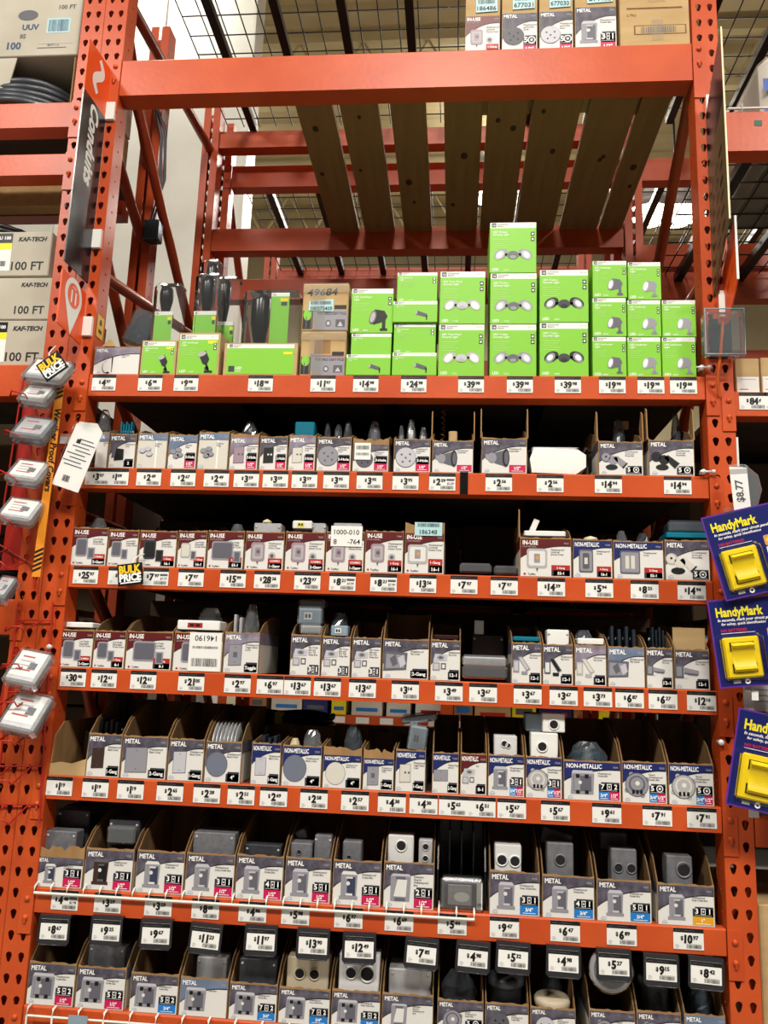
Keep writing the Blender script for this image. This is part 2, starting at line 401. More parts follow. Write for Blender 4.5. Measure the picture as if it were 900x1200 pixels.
def wire_deck(label, x0, x1, y0, y1, z, bars, px=.075, py=.1):
    t = thing('wire_deck', label, 'wire deck', (x0, y0, z))
    b = MB(); L, D = x1-x0, y1-y0
    k = 0
    while k*px <= L: b.tube([(k*px, 0, 0), (k*px, D, 0)], .0028, MESHW, 5); k += 1
    k = 0
    while k*py <= D: b.tube([(0, k*py, .005), (L, k*py, .005)], .0028, MESHW, 5); k += 1
    b.build('mesh', t)
    for q in range(bars):
        xx = L*(q+.5)/bars; c = MB(); c.box(xx-.016, xx+.016, 0, D, -.035, -.004, BLACKM); c.build('support_bar', t)
    return t
wire_deck('black wire mesh deck high above the pine boards', .02, W-.02, .01, DEP-.01, 3.85, 7)
wire_deck('black wire mesh deck over the right hand bay', W+.09, 3.6, .01, DEP-.01, 3.85, 7)
# rack standing back to back behind
Y2 = DEP+.06
def back_frame(label, x):
    t = thing('rack_upright', label, 'rack frame', (x, Y2, 0))
    post(PR, t, (0, 0, 0), 'front_post'); o = post(PR, t, (0, 1.0, 0), 'rear_post')
    for (ya, za, yb, zb) in [(.05, 3.7, 1.0, 2.7), (.05, 2.6, 1.0, 1.7), (.05, 1.6, 1.0, .6)]:
        b = MB(); b.tube([(.036, ya, za), (.036, yb, zb)], .019, DKRED, 10); b.build('brace', t)
    return t
back_frame('orange upright of the rack behind, seen past the left brace', -.05); back_frame('orange upright of the rack behind, seen near the bright ceiling lamps', W-.02)
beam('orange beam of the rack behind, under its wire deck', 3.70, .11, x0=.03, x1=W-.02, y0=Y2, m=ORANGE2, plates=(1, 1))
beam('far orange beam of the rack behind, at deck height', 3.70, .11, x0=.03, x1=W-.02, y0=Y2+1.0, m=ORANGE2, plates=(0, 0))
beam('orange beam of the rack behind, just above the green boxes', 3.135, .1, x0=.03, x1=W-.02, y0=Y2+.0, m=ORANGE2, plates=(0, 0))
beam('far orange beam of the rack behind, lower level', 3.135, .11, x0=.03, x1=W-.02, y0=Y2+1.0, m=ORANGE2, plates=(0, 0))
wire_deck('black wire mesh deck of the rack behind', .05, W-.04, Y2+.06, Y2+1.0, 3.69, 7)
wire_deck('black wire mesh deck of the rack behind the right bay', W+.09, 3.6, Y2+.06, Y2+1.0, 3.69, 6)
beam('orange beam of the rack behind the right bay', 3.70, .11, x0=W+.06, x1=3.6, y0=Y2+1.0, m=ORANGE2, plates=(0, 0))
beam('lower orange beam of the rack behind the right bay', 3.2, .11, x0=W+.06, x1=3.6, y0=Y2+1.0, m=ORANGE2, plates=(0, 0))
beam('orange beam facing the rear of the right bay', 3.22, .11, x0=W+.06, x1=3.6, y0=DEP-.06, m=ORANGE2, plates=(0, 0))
# right hand neighbour bay
pb = at(880, 130, 0).z; beam('orange beam over the right bay with a wire lip and green sticker', pb, .13, x0=W+.078, x1=3.6, plates=(1, 0), plh=.16)
b = MB(); zz = .012
b.tube([(0, 0, zz), (1.6, 0, zz)], .0035, BRIGHT, 6)
for k in range(16): b.tube([(.04+k*.1, -.004, zz+.012), (.04+k*.1, 0, -.0), (.04+k*.1, .03, .002)], .003, BRIGHT, 6)
b.build('wire_lip', bpy.data.objects['shelf_beam.'+'%03d' % (len([o for o in bpy.data.objects if o.name.startswith('shelf_beam')])-1)], (.02, .004, 0))
b = MB(); b.rect(0, .022, -.03, -.012, mat('sticker_green', '#1F5B45', .5)); b.build('sticker', bpy.data.objects['shelf_beam.'+'%03d' % (len([o for o in bpy.data.objects if o.name.startswith('shelf_beam')])-1)], (at(885, 150).x-W-.08, -.001, -.02))
RZ = at(880, 459, 0).z
wire_deck('black wire mesh deck of the right bay behind the wire lip', W+.09, 3.6, .06, DEP-.06, pb-.01, 7)
beam('orange rear beam of the right bay at wire lip height', pb, .12, x0=W+.08, x1=3.6, y0=DEP-.06, m=ORANGE2, plates=(0, 0))
beam('orange front beam of the rack behind the right bay', 3.70, .11, x0=W+.06, x1=3.6, y0=Y2, m=ORANGE2, plates=(0, 0))
beam('orange beam of the right bay holding the 84 cent tag', RZ, .07, x0=W+.078, x1=3.6, plates=(1, 0))
b = MB(); b.box(W+.08, 3.6, .062, DEP, -.022, -.002, DECK); tag(b.build('shelf_board', loc=(0, 0, RZ)), 'dark shelf board of the right bay beside the 84 cent tag', 'shelf board')
for i, (a, c, zb) in enumerate([(.079, 1.75, 1.62), (.079, 1.75, 1.1)]):
    beam(['orange beam of the right bay behind the switch packs', 'lower orange beam of the right bay'][i], zb, .07, x0=W+a, x1=3.6, plates=(0, 0))
    b = MB(); b.box(W+.08, 3.6, .062, DEP, -.022, -.002, DECK); tag(b.build('shelf_board', loc=(0, 0, zb)), ['dark shelf board of the right bay behind the switch packs', 'lower dark shelf board of the right bay'][i], 'shelf board')
# left hand neighbour bay
for i, (y, h, l) in enumerate([(120, .09, 'orange beam at upper left under the torn cable box'), (180, .075, 'second orange beam down at upper left, above the plank'), (427, .10, 'orange beam at left under the stacked cable boxes')]):
    beam(l, at(40, y).z, h, x0=-2.0, x1=-.152, plates=(0, 1), plh=.13)
b = MB(); b.box(0, 1.84, 0, .5, 0, .02, DECK); tag(b.build('shelf_board', loc=(-2, .062, at(40, 120).z-.03)), 'dark shelf board under the torn cable box', 'shelf board')
b = MB(); b.box(0, 1.84, 0, .5, 0, .02, DECK); tag(b.build('shelf_board', loc=(-2, .062, at(40, 427).z-.022)), 'dark shelf board under the stacked cable boxes', 'shelf board')
zp = at(40, 210, .12).z; b = MB(); b.rbox(0, 1.84, 0, .05, -.10, 0, WOOD, .004); tag(b.build('pine_plank', loc=(-2.0, .12, zp)), 'pine plank on edge between orange beams at upper left', 'plank')
zq = at(40, 236, .45).z; beam('dark orange rear beam below the pine plank at upper left', zq, .06, x0=-2.0, x1=-.16, y0=.45, m=DKRED, plates=(0, 0))
for i, (y, l) in enumerate([(700, 'orange beam of the left bay behind the wire hook strip')]):
    beam(l, at(10, 702).z, .10, x0=-2.0, x1=-.152, plates=(0, 1))
    b = MB(); b.box(0, 1.84, 0, .5, 0, .02, DECK); tag(b.build('shelf_board', loc=(-2, .062, at(10, 702).z-.022)), 'dark shelf board of the left bay below eye level', 'shelf board')

# ================================================================ printed pictures on the cartons (flat print, (cx, cz) centre, s size)
def pic(f, kind, cx, cz, s, y=-.0012):
    e = .0003
    R = lambda x0, x1, z0, z1, m, k=0: f.rect(cx+x0*s, cx+x1*s, cz+z0*s, cz+z1*s, m, y-k*e)
    Q = lambda pts, m, k=0: f.poly([(cx+a*s, cz+b*s) for a, b in pts], m, y-k*e)
    C = lambda a, b, r, m, k=0, r2=None, rot=0: f.ell(cx+a*s, cz+b*s, r*s, (r2 or r)*s, m, y-k*e, 20, rot)
    if kind in ('box', 'boxbronze', 'boxnavy'):
        a, b, c = {'box': (SILV, SILVL, SILVD), 'boxbronze': (BROWNP, SILVD, INK), 'boxnavy': (SILV, WHITE, mat('print_slate', '#343A52', .4))}[kind]
        Q([(-.3, -.5), (.3, -.5), (.34, .4), (-.3, .4)], a); Q([(-.3, .4), (.34, .4), (.24, .52), (-.22, .52)], b)
        R(-.2, .26, -.36, .32, c, 1); R(-.2, -.06, -.36, .32, a, 2); C(-.02, .08, .075, WHITE, 3)
        R(-.1, .16, -.36, -.28, b, 3); R(-.1, .16, .26, .32, b, 3); R(-.36, -.3, -.5, -.38, a); R(.3, .36, -.5, -.38, a)
    elif kind == 'twogang':
        Q([(-.5, -.46), (.46, -.46), (.5, .4), (-.46, .4)], SILV); Q([(-.46, .4), (.5, .4), (.42, .52), (-.4, .52)], SILVL)
        R(-.38, .38, -.34, .3, SILVD, 1); R(-.36, -.1, -.32, .28, SILV, 2)
        for q in (-.28, .1): R(q, q+.16, .2, .36, INK, 3); R(q, q+.16, -.44, -.3, INK, 3)
        C(-.1, .02, .075, WHITE, 3)
    elif kind == 'frame':
        Q([(-.36, -.46), (.36, -.46), (.4, .42), (-.36, .42)], SILV); Q([(-.24, -.3), (.22, -.3), (.26, .3), (-.1, .3)], WHITE, 1); Q([(-.36, .42), (.4, .42), (.34, .5), (-.28, .5)], SILVL)
        R(-.2, .2, -.46, -.34, SILVD, 1); R(-.16, .2, .3, .4, SILVD, 1)
    elif kind in ('disc', 'discdark', 'discwhite'):
        a, b = {'disc': (SILV, INKG), 'discdark': (INKG, INK), 'discwhite': (SILVL, INKG)}[kind]
        C(0, 0, .5, INKG); C(.0, .01, .48, a, 1)
        for p in ((-.2, .14), (0, -.02), (.2, .16), (-.14, -.22), (.2, -.18)): C(p[0], p[1], .05, b, 2)
    elif kind in ('blankdisc', 'blankdiscwhite'):
        C(0, 0, .5, INKG, 0, .55); C(0, 0, .485, STEELP if kind == 'blankdisc' else CREAM, 1, .535)
    elif kind in ('roundbox', 'roundwhite'):
        a, b = (SILV, SILVD) if kind == 'roundbox' else (INKL, INKG)
        for q in range(4): C(.46*math.cos(q*PI/2+.5), .46*math.sin(q*PI/2+.5), .1, a)
        C(0, 0, .48, b); C(0, .0, .45, a, 1); C(0, .02, .34, b if kind == 'roundbox' else CREAM, 2); C(0, .04, .26, a, 3); C(.02, .06, .09, WHITE, 4)
        for q in range(3): R(-.2+q*.16, -.1+q*.16, -.36, -.2, INK, 4)
    elif kind in ('plate', 'platewhite', 'platebrown', 'plateblank', 'plateblack', 'platelilac', 'platewide', 'platewidelow'):
        a = dict(plate=SILV, platewhite=CREAM, platebrown=BROWNP, plateblank=SILVL, plateblack=INK, platelilac=MAUVEP, platewide=SILV, platewidelow=SILV)[kind]
        w = .44 if 'wide' in kind else .3; h = .36 if kind == 'platewidelow' else .5
        Q([(-w-.02, -h), (w, -h+.03), (w, h), (-w-.02, h-.03)], INKG); Q([(-w, -h+.02), (w-.02, -h+.05), (w-.02, h-.02), (-w, h-.05)], a, 1)
        if kind in ('plateblack', 'platewhite', 'platelilac'):
            for q in (-.02, .16) if kind == 'plateblack' else (0, .2): C(q, .04, .06, WHITE if kind == 'plateblack' else INKG, 2)
        elif kind == 'plate': R(-.1, .1, -.1, .14, SILVD, 2); C(0, .35, .03, INKG, 2); C(0, -.32, .03, INKG, 2)
        else: C(0, h-.14, .025, INKG, 2); C(0, -h+.16, .025, INKG, 2)
    elif kind == 'plates2':
        Q([(-.4, -.3), (.22, -.38), (.28, .22), (-.36, .32)], INKG); Q([(-.22, -.5), (.4, -.44), (.38, .24), (-.1, .3)], INK, 1)
    elif kind in ('plugs', 'plugsdark'):
        for p in ((-.25, .1), (.05, .2), (.15, -.08), (-.08, -.16))[:(3 if kind == 'plugs' else 4)]:
            C(p[0], p[1], .19, INKG, 0, .15); C(p[0]-.01, p[1]+.03, .18, SILV if kind == 'plugsdark' else SILVL, 1, .13)
    elif kind == 'lampholder':
        Q([(-.1, -.24), (.4, -.4), (.46, .4), (-.1, .22)], SILVD); C(.42, 0, .16, INK, 1, .42); C(.44, 0, .1, SILVD, 2, .32)
        C(-.2, 0, .2, SILV, 1, .24); Q([(-.5, -.06), (-.2, -.12), (-.2, .12), (-.5, .18)], SILV, 0)
    elif kind in ('twin', 'twinblack', 'twinwhite'):
        a, b = dict(twin=(SILV, SILVD), twinblack=(INK, BADGE), twinwhite=(CREAM, INKL))[kind]
        C(-.32, .14, .24, b); C(-.34, .15, .2, a, 1); C(0, .0, .22, a, 1); C(-.08, -.34, .28, INK, 0, .14)
        Q([(.0, .1), (.4, -.34), (.62, -.12), (.18, .22)], a, 1); Q([(.4, -.34), (.46, -.4), (.68, -.14), (.62, -.12)], INK, 2); C(-.34, .17, .05, INK, 2)
    elif kind in ('flip', 'flipdark', 'flipgold'):
        a, b = dict(flip=(SILVL, SILV), flipdark=(INK, SILVD), flipgold=(CREAM, INKL))[kind]
        R(-.46, -.12, -.4, .3, b); R(-.4, -.18, -.3, .22, a if kind != 'flipdark' else WHITE, 1); Q([(-.2, .46), (.04, .5), (.5, -.2), (.28, -.3)], b, 1); Q([(-.14, .42), (.02, .44), (.42, -.18), (.28, -.24)], a, 2); R(.0, .34, -.5, -.32, INK if kind == 'flipdark' else b, 1)
    elif kind == 'flipwide':
        Q([(-.6, -.4), (.36, -.34), (.4, .36), (-.56, .4)], SILVD); Q([(-.5, -.3), (.28, -.26), (.3, .26), (-.48, .3)], SILV, 1)
        Q([(-.34, .1), (-.1, .3), (.0, -.1), (-.2, -.22)], SILVD, 2); Q([(0, .14), (.24, .28), (.34, -.1), (.12, -.26)], SILVL, 2)
    elif kind == 'flipL':
        R(-.55, -.12, -.32, .34, SILVD); R(-.46, -.2, -.22, .24, SILV, 1); Q([(-.1, .2), (.6, .06), (.6, -.1), (-.1, -.04)], SILV, 1); Q([(-.1, -.04), (.6, -.1), (.5, -.18), (-.1, -.12)], SILVD, 2); Q([(-.1, -.12), (.06, -.14), (.02, -.34), (-.1, -.3)], WHITE, 1)
    elif kind == 'kit':
        Q([(-.4, .06), (.36, .12), (.4, .44), (-.3, .48)], SILVL); C(.02, .28, .2, SILV, 1, .12); C(.02, .28, .1, INKG, 2, .06); R(-.42, -.02, -.44, 0, SILV); R(-.36, -.08, -.38, -.06, SILVL, 1); R(.04, .32, -.36, -.02, SILVD); R(.1, .26, -.3, -.1, WHITE, 1)
    elif kind in ('inuse', 'inuseblack', 'inusewhite', 'inusewide'):
        a, b = dict(inuse=(SILVD, SILV), inuseblack=(INK, BADGE), inusewhite=(CREAM, INKL), inusewide=(SILVD, SILV))[kind]
        k = .5 if kind == 'inusewide' else .28
        f.rrect(cx+(-.36)*s, cx+(-.36+2*k)*s, cz-.36*s, cz+.5*s, .12*s, b if kind != 'inuseblack' else BADGE, y); f.rrect(cx+(-.3)*s, cx+(-.42+2*k)*s, cz-.28*s, cz+.42*s, .08*s, a, y-e)
        R(k*2-.34, k*2, -.46, .06, b, 1); R(k*2-.28, k*2-.06, -.4, 0, a if kind != 'inusewhite' else INKG, 2)
    elif kind in ('clearbox', 'clearwide'):
        k = .3 if kind == 'clearbox' else .42
        f.rrect(cx-k*s, cx+k*s, cz-.36*s, cz+.46*s, .12*s, INKL if kind == 'clearwide' else MAUVEP, y); f.rrect(cx-(k-.08)*s, cx+(k-.08)*s, cz-.26*s, cz+.36*s, .08*s, WHITE if kind == 'clearwide' else INKL, y-e)
        R(-.12, .12, -.14, .24, SILV if kind == 'clearwide' else MAUVEP, 2); C(.02, .06, .08, FLESH if kind == 'clearwide' else SILVD, 3); Q([(-.04, -.36), (.06, -.36), (.0, -.52)], INKG)
        if kind == 'clearbox': C(.62, -.12, .16, INKL); C(.62, -.12, .08, INKG, 1)
    elif kind == 'cable':
        p = [(-.3, -.1), (-.1, .1), (.1, .2), (.3, .32)]
        Q([(-.5, .12), (.5, .44), (.5, .6), (-.5, .4)], MARB2)
        pts = [(-.12+.25*math.cos(t), -.3+.36*math.sin(t)) for t in [PI*.5+k*PI/10 for k in range(11)]]
        for i in range(10): Q([pts[i], pts[i+1], (pts[i+1][0]+.03, pts[i+1][1]+.03), (pts[i][0]+.03, pts[i][1]+.03)], INK, 1)
        Q([(.16, .3), (.24, .3), (.22, -.6), (.19, -.6)], INK, 1); C(-.02, -.62, .1, INK, 1, .05)
    elif kind in ('switch', 'switchwhite', 'switchwide'):
        w = .42 if kind == 'switchwide' else .3
        f.rrect(cx-w*s, cx+w*s, cz-.5*s, cz+.5*s, .08*s, SILVD, y); f.rrect(cx-(w-.05)*s, cx+(w-.05)*s, cz-.43*s, cz+.43*s, .05*s, SILV if kind != 'switchwhite' else SILVL, y-e)
        if kind == 'switchwide':
            for q in (-.2, .04): R(q, q+.16, -.28, .28, CREAM, 2)
        else: f.rrect(cx-.14*s, cx+.14*s, cz-.34*s, cz+.34*s, .06*s, INKG if kind == 'switch' else CREAM, y-2*e); R(-.07, .07, -.14, .14, CREAM, 3)
    elif kind in ('floods', 'floodswhite', 'floodsblack'):
        a, b, c = dict(floods=(SILV, SILVD, SILVL), floodswhite=(INKL, SILVL, WHITE), floodsblack=(INK, BADGE, SILV))[kind]
        for q in (-1, 1):
            f.ell(cx+q*.36*s, cz+.08*s, .22*s, .15*s, a, y, 20, -q*.5); f.ell(cx+q*.39*s, cz+.05*s, .17*s, .11*s, c, y-e, 20, -q*.9); f.ell(cx+q*.40*s, cz+.05*s, .10*s, .07*s, INKW, y-2*e, 20, -q*.9)
        C(0, .05, .17, b, 1, .13); C(0, -.02, .1, a, 2, .06); R(-.24, .24, .02, .1, a, 0)
    elif kind in ('spot', 'spotgrey', 'spotwhite'):
        a, b = dict(spot=(INK, INKG), spotgrey=(SILVD, SILV), spotwhite=(SILV, SILVL))[kind]
        Q([(-.34, .18), (-.18, .4), (.2, .34), (.34, .1), (.22, -.12), (-.24, -.26)], a); f.ell(cx-.26*s, cz+.06*s, .14*s, .3*s, b, y-e, 20, -.25); f.ell(cx-.27*s, cz+.06*s, .1*s, .23*s, INKW if kind != 'spot' else INKL, y-2*e, 20, -.25)
        R(.12, .26, -.44, .0, a, 1); R(.04, .34, -.52, -.42, a, 1)
    elif kind == 'stake':
        Q([(-.3, .36), (.02, .5), (.2, .12), (.1, -.16), (-.08, -.1)], INK); f.ell(cx-.14*s, cz+.34*s, .2*s, .1*s, INKL, y-e, 20, .4); Q([(.02, -.1), (.14, -.14), (.24, -.42), (.16, -.44)], INK); R(.0, .36, -.5, -.4, INK); C(.1, -.3, .09, INK)
    elif kind == 'path':
        Q([(-.5, .2), (-.42, .32), (.24, .08), (.3, -.06), (.2, -.14), (-.46, .04)], INKG); f.ell(cx-.44*s, cz+.16*s, .06*s, .15*s, INKL, y-e, 16, -.2); R(.2, .28, -.34, -.02, INK)
STEELP = mat('print_steel_blue', '#6B7080', .4)
PICN = dict(box='grey outlet box', boxbronze='bronze outlet box', boxnavy='blue-backed outlet box', twogang='two-gang grey box', frame='open extension ring', disc='grey round cover', discdark='dark round cover', discwhite='pale round cover',
   blankdisc='blue-grey blank disc', blankdiscwhite='white blank disc', roundbox='grey round box', roundwhite='white round box', plate='grey switch plate', platewhite='white plate', platebrown='bronze plate', plateblank='pale narrow plate', plateblack='black plate',
   platelilac='lilac grey plate', platewide='wide grey plate', platewidelow='wide grey cover', plates2='two black squares', plugs='pale round plugs', plugsdark='grey round plugs', lampholder='grey lampholder', twin='grey twin lampholder', twinblack='black twin lampholder', twinwhite='white twin lampholder',
   flip='grey flip cover', flipdark='black flip cover', flipgold='cream flip cover', flipwide='wide flip cover', flipL='sideways flip cover', kit='flip cover kit', inuse='grey bubble cover', inuseblack='black bubble cover', inusewhite='white bubble cover', inusewide='wide bubble cover',
   clearbox='clear mauve cover', clearwide='square clear cover', cable='looped cable', switch='dark switch cover', switchwhite='white switch cover', switchwide='double switch cover', none='plain front')
SCH = dict(metal=(MARB, 'METAL', 'grey marbled METAL'), mauve=(MARB2, 'METAL', 'mauve METAL'), nm=(NAVY, 'NON-METALLIC', 'navy NON-METALLIC'), nmm=(MAROON, 'NON-METALLIC', 'maroon NON-METALLIC'), use=(MAROON, 'IN-USE', 'maroon IN-USE'), tape=(BLUEG, 'METAL', 'taped blue-grey METAL'), blue=(BLUEG, 'METAL', 'blue-grey METAL'))
TXT = dict(box='Weatherproof\nOutlet Box', twogang='Weatherproof\nDeep Outlet Box', disc='Weatherproof\nLampholder\nCover', plate='Weatherproof\nToggle Switch\nCover', inuse='Low Profile\nExpandable\nIn-Use Cover', clear='Weatherproof\nUniversal\nDevice Cover', flip='Weatherproof\nFlip Cover', lamp='Weatherproof\nLampholder',
   twin='Circumferential\nCover and\nRound Box', blank='Weatherproof\nBlank Cover', plugs='Closure\nPlugs', round='Round\nWeatherproof\nOutlet Box', ext='Extension\nRing for\nWeatherproof\nBox', kit='Flip Cover,\nBox and\nDry Tile\nDeep Box', cable='Clamp Light\nHolder', cover='Weatherproof\nCover')
def swoosh(w, h, z0, z1, n=14):
    return [(w*t, h*(z0+(z1-z0)*math.sin(min(1, t*1.15)*PI/2)**.8)) for t in [i/n for i in range(n+1)]]
def front_print(f, w, h, sch, pk, txt, badge=None, sub=None, ptop=None, big=False):
    band, title, _ = SCH[sch]; h = ptop or h
    f.rect(.0015, w-.0015, .0015, h-.001, WHITE if sch != 'tape' else CREAM, -.0004)
    if sch == 'tape':
        f.rect(.0015, w-.0015, h*.80, h-.001, band, -.0007); f.rect(w*.62, w*.66, .002, h*.8, INKW, -.0006)
    elif sch == 'blue' and pk == 'none': f.rect(.0015, w-.0015, h*.74, h-.001, band, -.0007)
    else:
        lo, hi = (.40, .80) if h > w*.75 else (.36, .78)
        if sch in ('nm', 'use', 'nmm'): lo, hi = .5, .82
        sw = swoosh(w-.003, h, lo, hi)
        f.poly([(x+.0015, z) for x, z in sw]+[(w-.0015, h-.001), (.0015, h-.001)], band, -.0007)
        for i in range(len(sw)-1):
            (a, b), (c, d) = sw[i], sw[i+1]; f.poly([(a+.0015, b-.0022), (c+.0015, d-.0022), (c+.0015, d), (a+.0015, b)], INK, -.0009)
    ts = min(.0165, h*.16)
    f.text(title, w*.05, h-ts*1.05, ts, INKW, -.0011, bold=.025, sx=.85, wid=w*.62)
    f.text('9200', w*.95, h-ts*.9, ts*.42, INKL, -.0011, 'r')
    if sch == 'use': f.text('LOW PROFILE', w*.05, h-ts*1.5, ts*.36, INKL, -.0011)
    s = min(w*.60, h*.62)
    if pk != 'none': pic(f, pk, max(w*.33, s*.5), h*.45, s)
    f.text(TXT.get(txt, txt), w*.60, h*.69, min(.0085, h*.064), INKG, -.0011, bold=.012, sx=.9, wid=w*.38)
    if sch == 'use':
        f.poly([(w*.06, h*.07), (w*.09, h*.11), (w*.12, h*.07), (w*.09, h*.04)], PRED, -.0011); f.text('TayMac', w*.15, h*.05, h*.065, INKG, -.0011, bold=.02)
    else:
        for k, m in enumerate((SILV, INKW, PBLUE, INKW)):
            r = min(w*.085, h*.07)*(1-k*.22); f.poly([(w*.12+r*math.cos(t*PI/8), h*.05+r*math.sin(t*PI/8)) for t in range(9)], m, -.0010-.0002*k)
def badge_mesh(w, h, badge, sub):
    f = MB(); bw, bh = w*.36, h*.23; x0 = w-bw-.004; z0 = .004
    if sub:
        sh = h*.20; cols = sub if isinstance(sub, list) else [sub]
        for i, (t, m) in enumerate(cols):
            a, b = x0+bw*i/len(cols), x0+bw*(i+1)/len(cols); f.rect(a, b, z0, z0+sh, m, -.0011)
            f.text(t, (a+b)/2, z0+sh*.36, sh*.56, INKW, -.0014, 'c', bold=.03, wid=(b-a)*.9); f.rect(a+(b-a)*.15, b-(b-a)*.15, z0+sh*.14, z0+sh*.2, INKW, -.0014)
        z0 += sh
    if badge:
        f.rect(x0+bw*.12, x0+bw, z0, z0+bh, BADGE, -.0011); f.rect(x0, x0+bw, z0, z0+bh*.8, BADGE, -.0011)
        if '#' in badge or '@' in badge:
            l, r = badge.split('#') if '#' in badge else badge.split('@')
            f.text(l, x0+bw*.2, z0+bh*.3, bh*.72, INKW, -.0014, 'c', bold=.03)
            if r: f.text(r, x0+bw*.82, z0+bh*.3, bh*.72, INKW, -.0014, 'c', bold=.03)
            if '#' in badge:
                f.rect(x0+bw*.4, x0+bw*.62, z0+bh*.22, z0+bh*.84, INKW, -.0014); f.rect(x0+bw*.43, x0+bw*.59, z0+bh*.29, z0+bh*.77, BADGE, -.0017); f.rect(x0+bw*.48, x0+bw*.54, z0+bh*.45, z0+bh*.6, INKW, -.0019)
            else:
                f.ell(x0+bw*.64, z0+bh*.52, bh*.36, bh*.36, INKW, -.0014); f.ell(x0+bw*.64, z0+bh*.52, bh*.27, bh*.27, BADGE, -.0017); f.ell(x0+bw*.64, z0+bh*.52, bh*.11, bh*.11, INKW, -.0019)
            f.rect(x0+bw*.1, x0+bw*.9, z0+bh*.1, z0+bh*.16, INKL, -.0014)
        elif badge.startswith('!'):       # red over charcoal badge
            f.rect(x0, x0+bw, z0+bh*.6, z0+bh*1.15, PRED, -.0013); f.text(badge[1:].split('|')[0], x0+bw/2, z0+bh*.75, bh*.3, INKW, -.0015, 'c', bold=.02, wid=bw*.9); f.text(badge.split('|')[1], x0+bw/2, z0+bh*.14, bh*.42, INKW, -.0015, 'c', bold=.03, wid=bw*.9)
        else: f.text(badge, x0+bw/2, z0+bh*.28, bh*.5, INKW, -.0014, 'c', bold=.025, wid=bw*.88)
    return f
YF = .005
CARTONS = {}
def carton(row, i, x0, x1, yt, sch, pk, txt, badge=None, sub=None, back=.05, d=.27, rag=0, lab=None, sticker=None, zs=None, front=True, loc=None, wh=None, flap=None, grp=None, opn=True):
    yb = at((x0+x1)/2, yt).z
    zs = SH[row] if zs is None else zs
    X0, X1 = at(x0, (yt+BOT[row](x0))/2 if row in BOT else yt, YF).x, at(x1, (yt+BOT[row](x1))/2 if row in BOT else yt, YF).x
    w, h = X1-X0-.002, yb-zs
    lab = lab or f"{SCH[sch][2]} carton with {PICN[pk]} print, {ORD[i+(row == 'E')]} from left on {ROWN[row]}"
    t = thing('open_carton' if opn else 'carton', lab, 'carton', (X0+.001, YF, zs), grp or f'cartons on the {ROWN[row]}')
    th = .003; b = MB(); hb = h+back
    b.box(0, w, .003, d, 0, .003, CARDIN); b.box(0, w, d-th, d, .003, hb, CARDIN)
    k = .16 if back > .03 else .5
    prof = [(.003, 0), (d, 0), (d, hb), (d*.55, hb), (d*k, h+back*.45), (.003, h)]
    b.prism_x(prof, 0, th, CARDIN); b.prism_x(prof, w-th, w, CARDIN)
    for xx in (-.0004, w+.0004):
        qs = [(xx, .004, .001), (xx, d-.002, .001), (xx, d-.002, h*.98), (xx, .004, h*.98)]; b.add(qs, [(0, 1, 2, 3)], CREAM)
        sg = -.0004 if xx < 0 else .0004; b.add([(xx+sg, .004, h*.7), (xx+sg, d-.002, h*.7), (xx+sg, d-.002, h*.98), (xx+sg, .004, h*.98)], [(0, 1, 2, 3)], SCH[sch][0])
    if not opn:
        b.box(0, w, 0.003, d, h-.003, h, CARD)
    b.build('body', t)
    p = MB(); n = 12; top = []
    for q in range(n+1):
        top.append((w*q/n, h-(random.uniform(0, 1)*(.004 if not rag else rag*.5) if 0 < q < n else 0)))
    if rag: ph = h-rag
    else: ph = h-.0045
    p.prism_y([(0, 0), (w, 0)]+top[::-1], 0, th, CARD)
    if front: front_print(p, w, h, sch, pk, txt, ptop=ph)
    p.build('front_panel', t)
    if badge or sub: badge_mesh(w, h, badge, sub).build('size_badge', t)
    if sticker:
        s = MB(); sx, sz, sw, sh, rows = sticker[:5]; s.prism_y([(w*sx, h*sz), (w*(sx+sw), h*sz), (w*(sx+sw), h*(sz+sh)), (w*sx, h*(sz+sh))], -.0035, -.0024, TEAL if len(sticker) > 5 else PAPER)
        for (tx, tz, ts, tm, tt, tr) in rows: s.text(tt, w*(sx+sw*tx), h*(sz+sh*tz), ts*h, tm, -.0038, 'c', bold=.01, rot=tr, wid=w*sw*.95) if tt != '|' else bars(s, w*(sx+sw*tx), h*(sz+sh*tz), w*sw*.8, ts*h, tm, -.0038)
        s.build('sticker', t)
    if flap:
        for sd in flap:
            q = MB(); fx = .0 if sd == 'l' else w-th; hh = h+back
            q.prism_x([(.002, h-.001), (.03, h-.001), (.045, h+back*.8), (.02, hb+.03), (.008, hb+.02)], fx-.0035 if sd == 'l' else fx+.0035, fx+th-.0035 if sd == 'l' else fx+th+.0035, CARD)
            q.build('side_flap', t)
    CARTONS[(row, i)] = (X0, w, h, zs, t); return t
def bars(f, cx, z0, w, h, m, y, n=26, seed=3):
    r = random.Random(seed); x = cx-w/2; end = cx+w/2
    while x < end:
        a = r.choice((.4, .7, 1.1, 1.6))*w/60; f.rect(x, min(x+a, end), z0, z0+h, m, y); x += a+r.choice((.5, .8, 1.2))*w/60
def lnf(a, b, xa, xb): return lambda x: a+(b-a)*(x-xa)/(xb-xa)
BOT = dict(B=lnf(549, 557, 100, 830), C=lnf(662, 681, 82, 834), D=lnf(782, 808, 70, 838), E=lnf(907, 946, 55, 845), F=lnf(1039, 1088, 38, 850), G=lnf(1177, 1232, 30, 850), A=lnf(440, 440, 100, 820))
P5 = ('1/2"', PINK); B34 = ('3/4"', PBLUE)
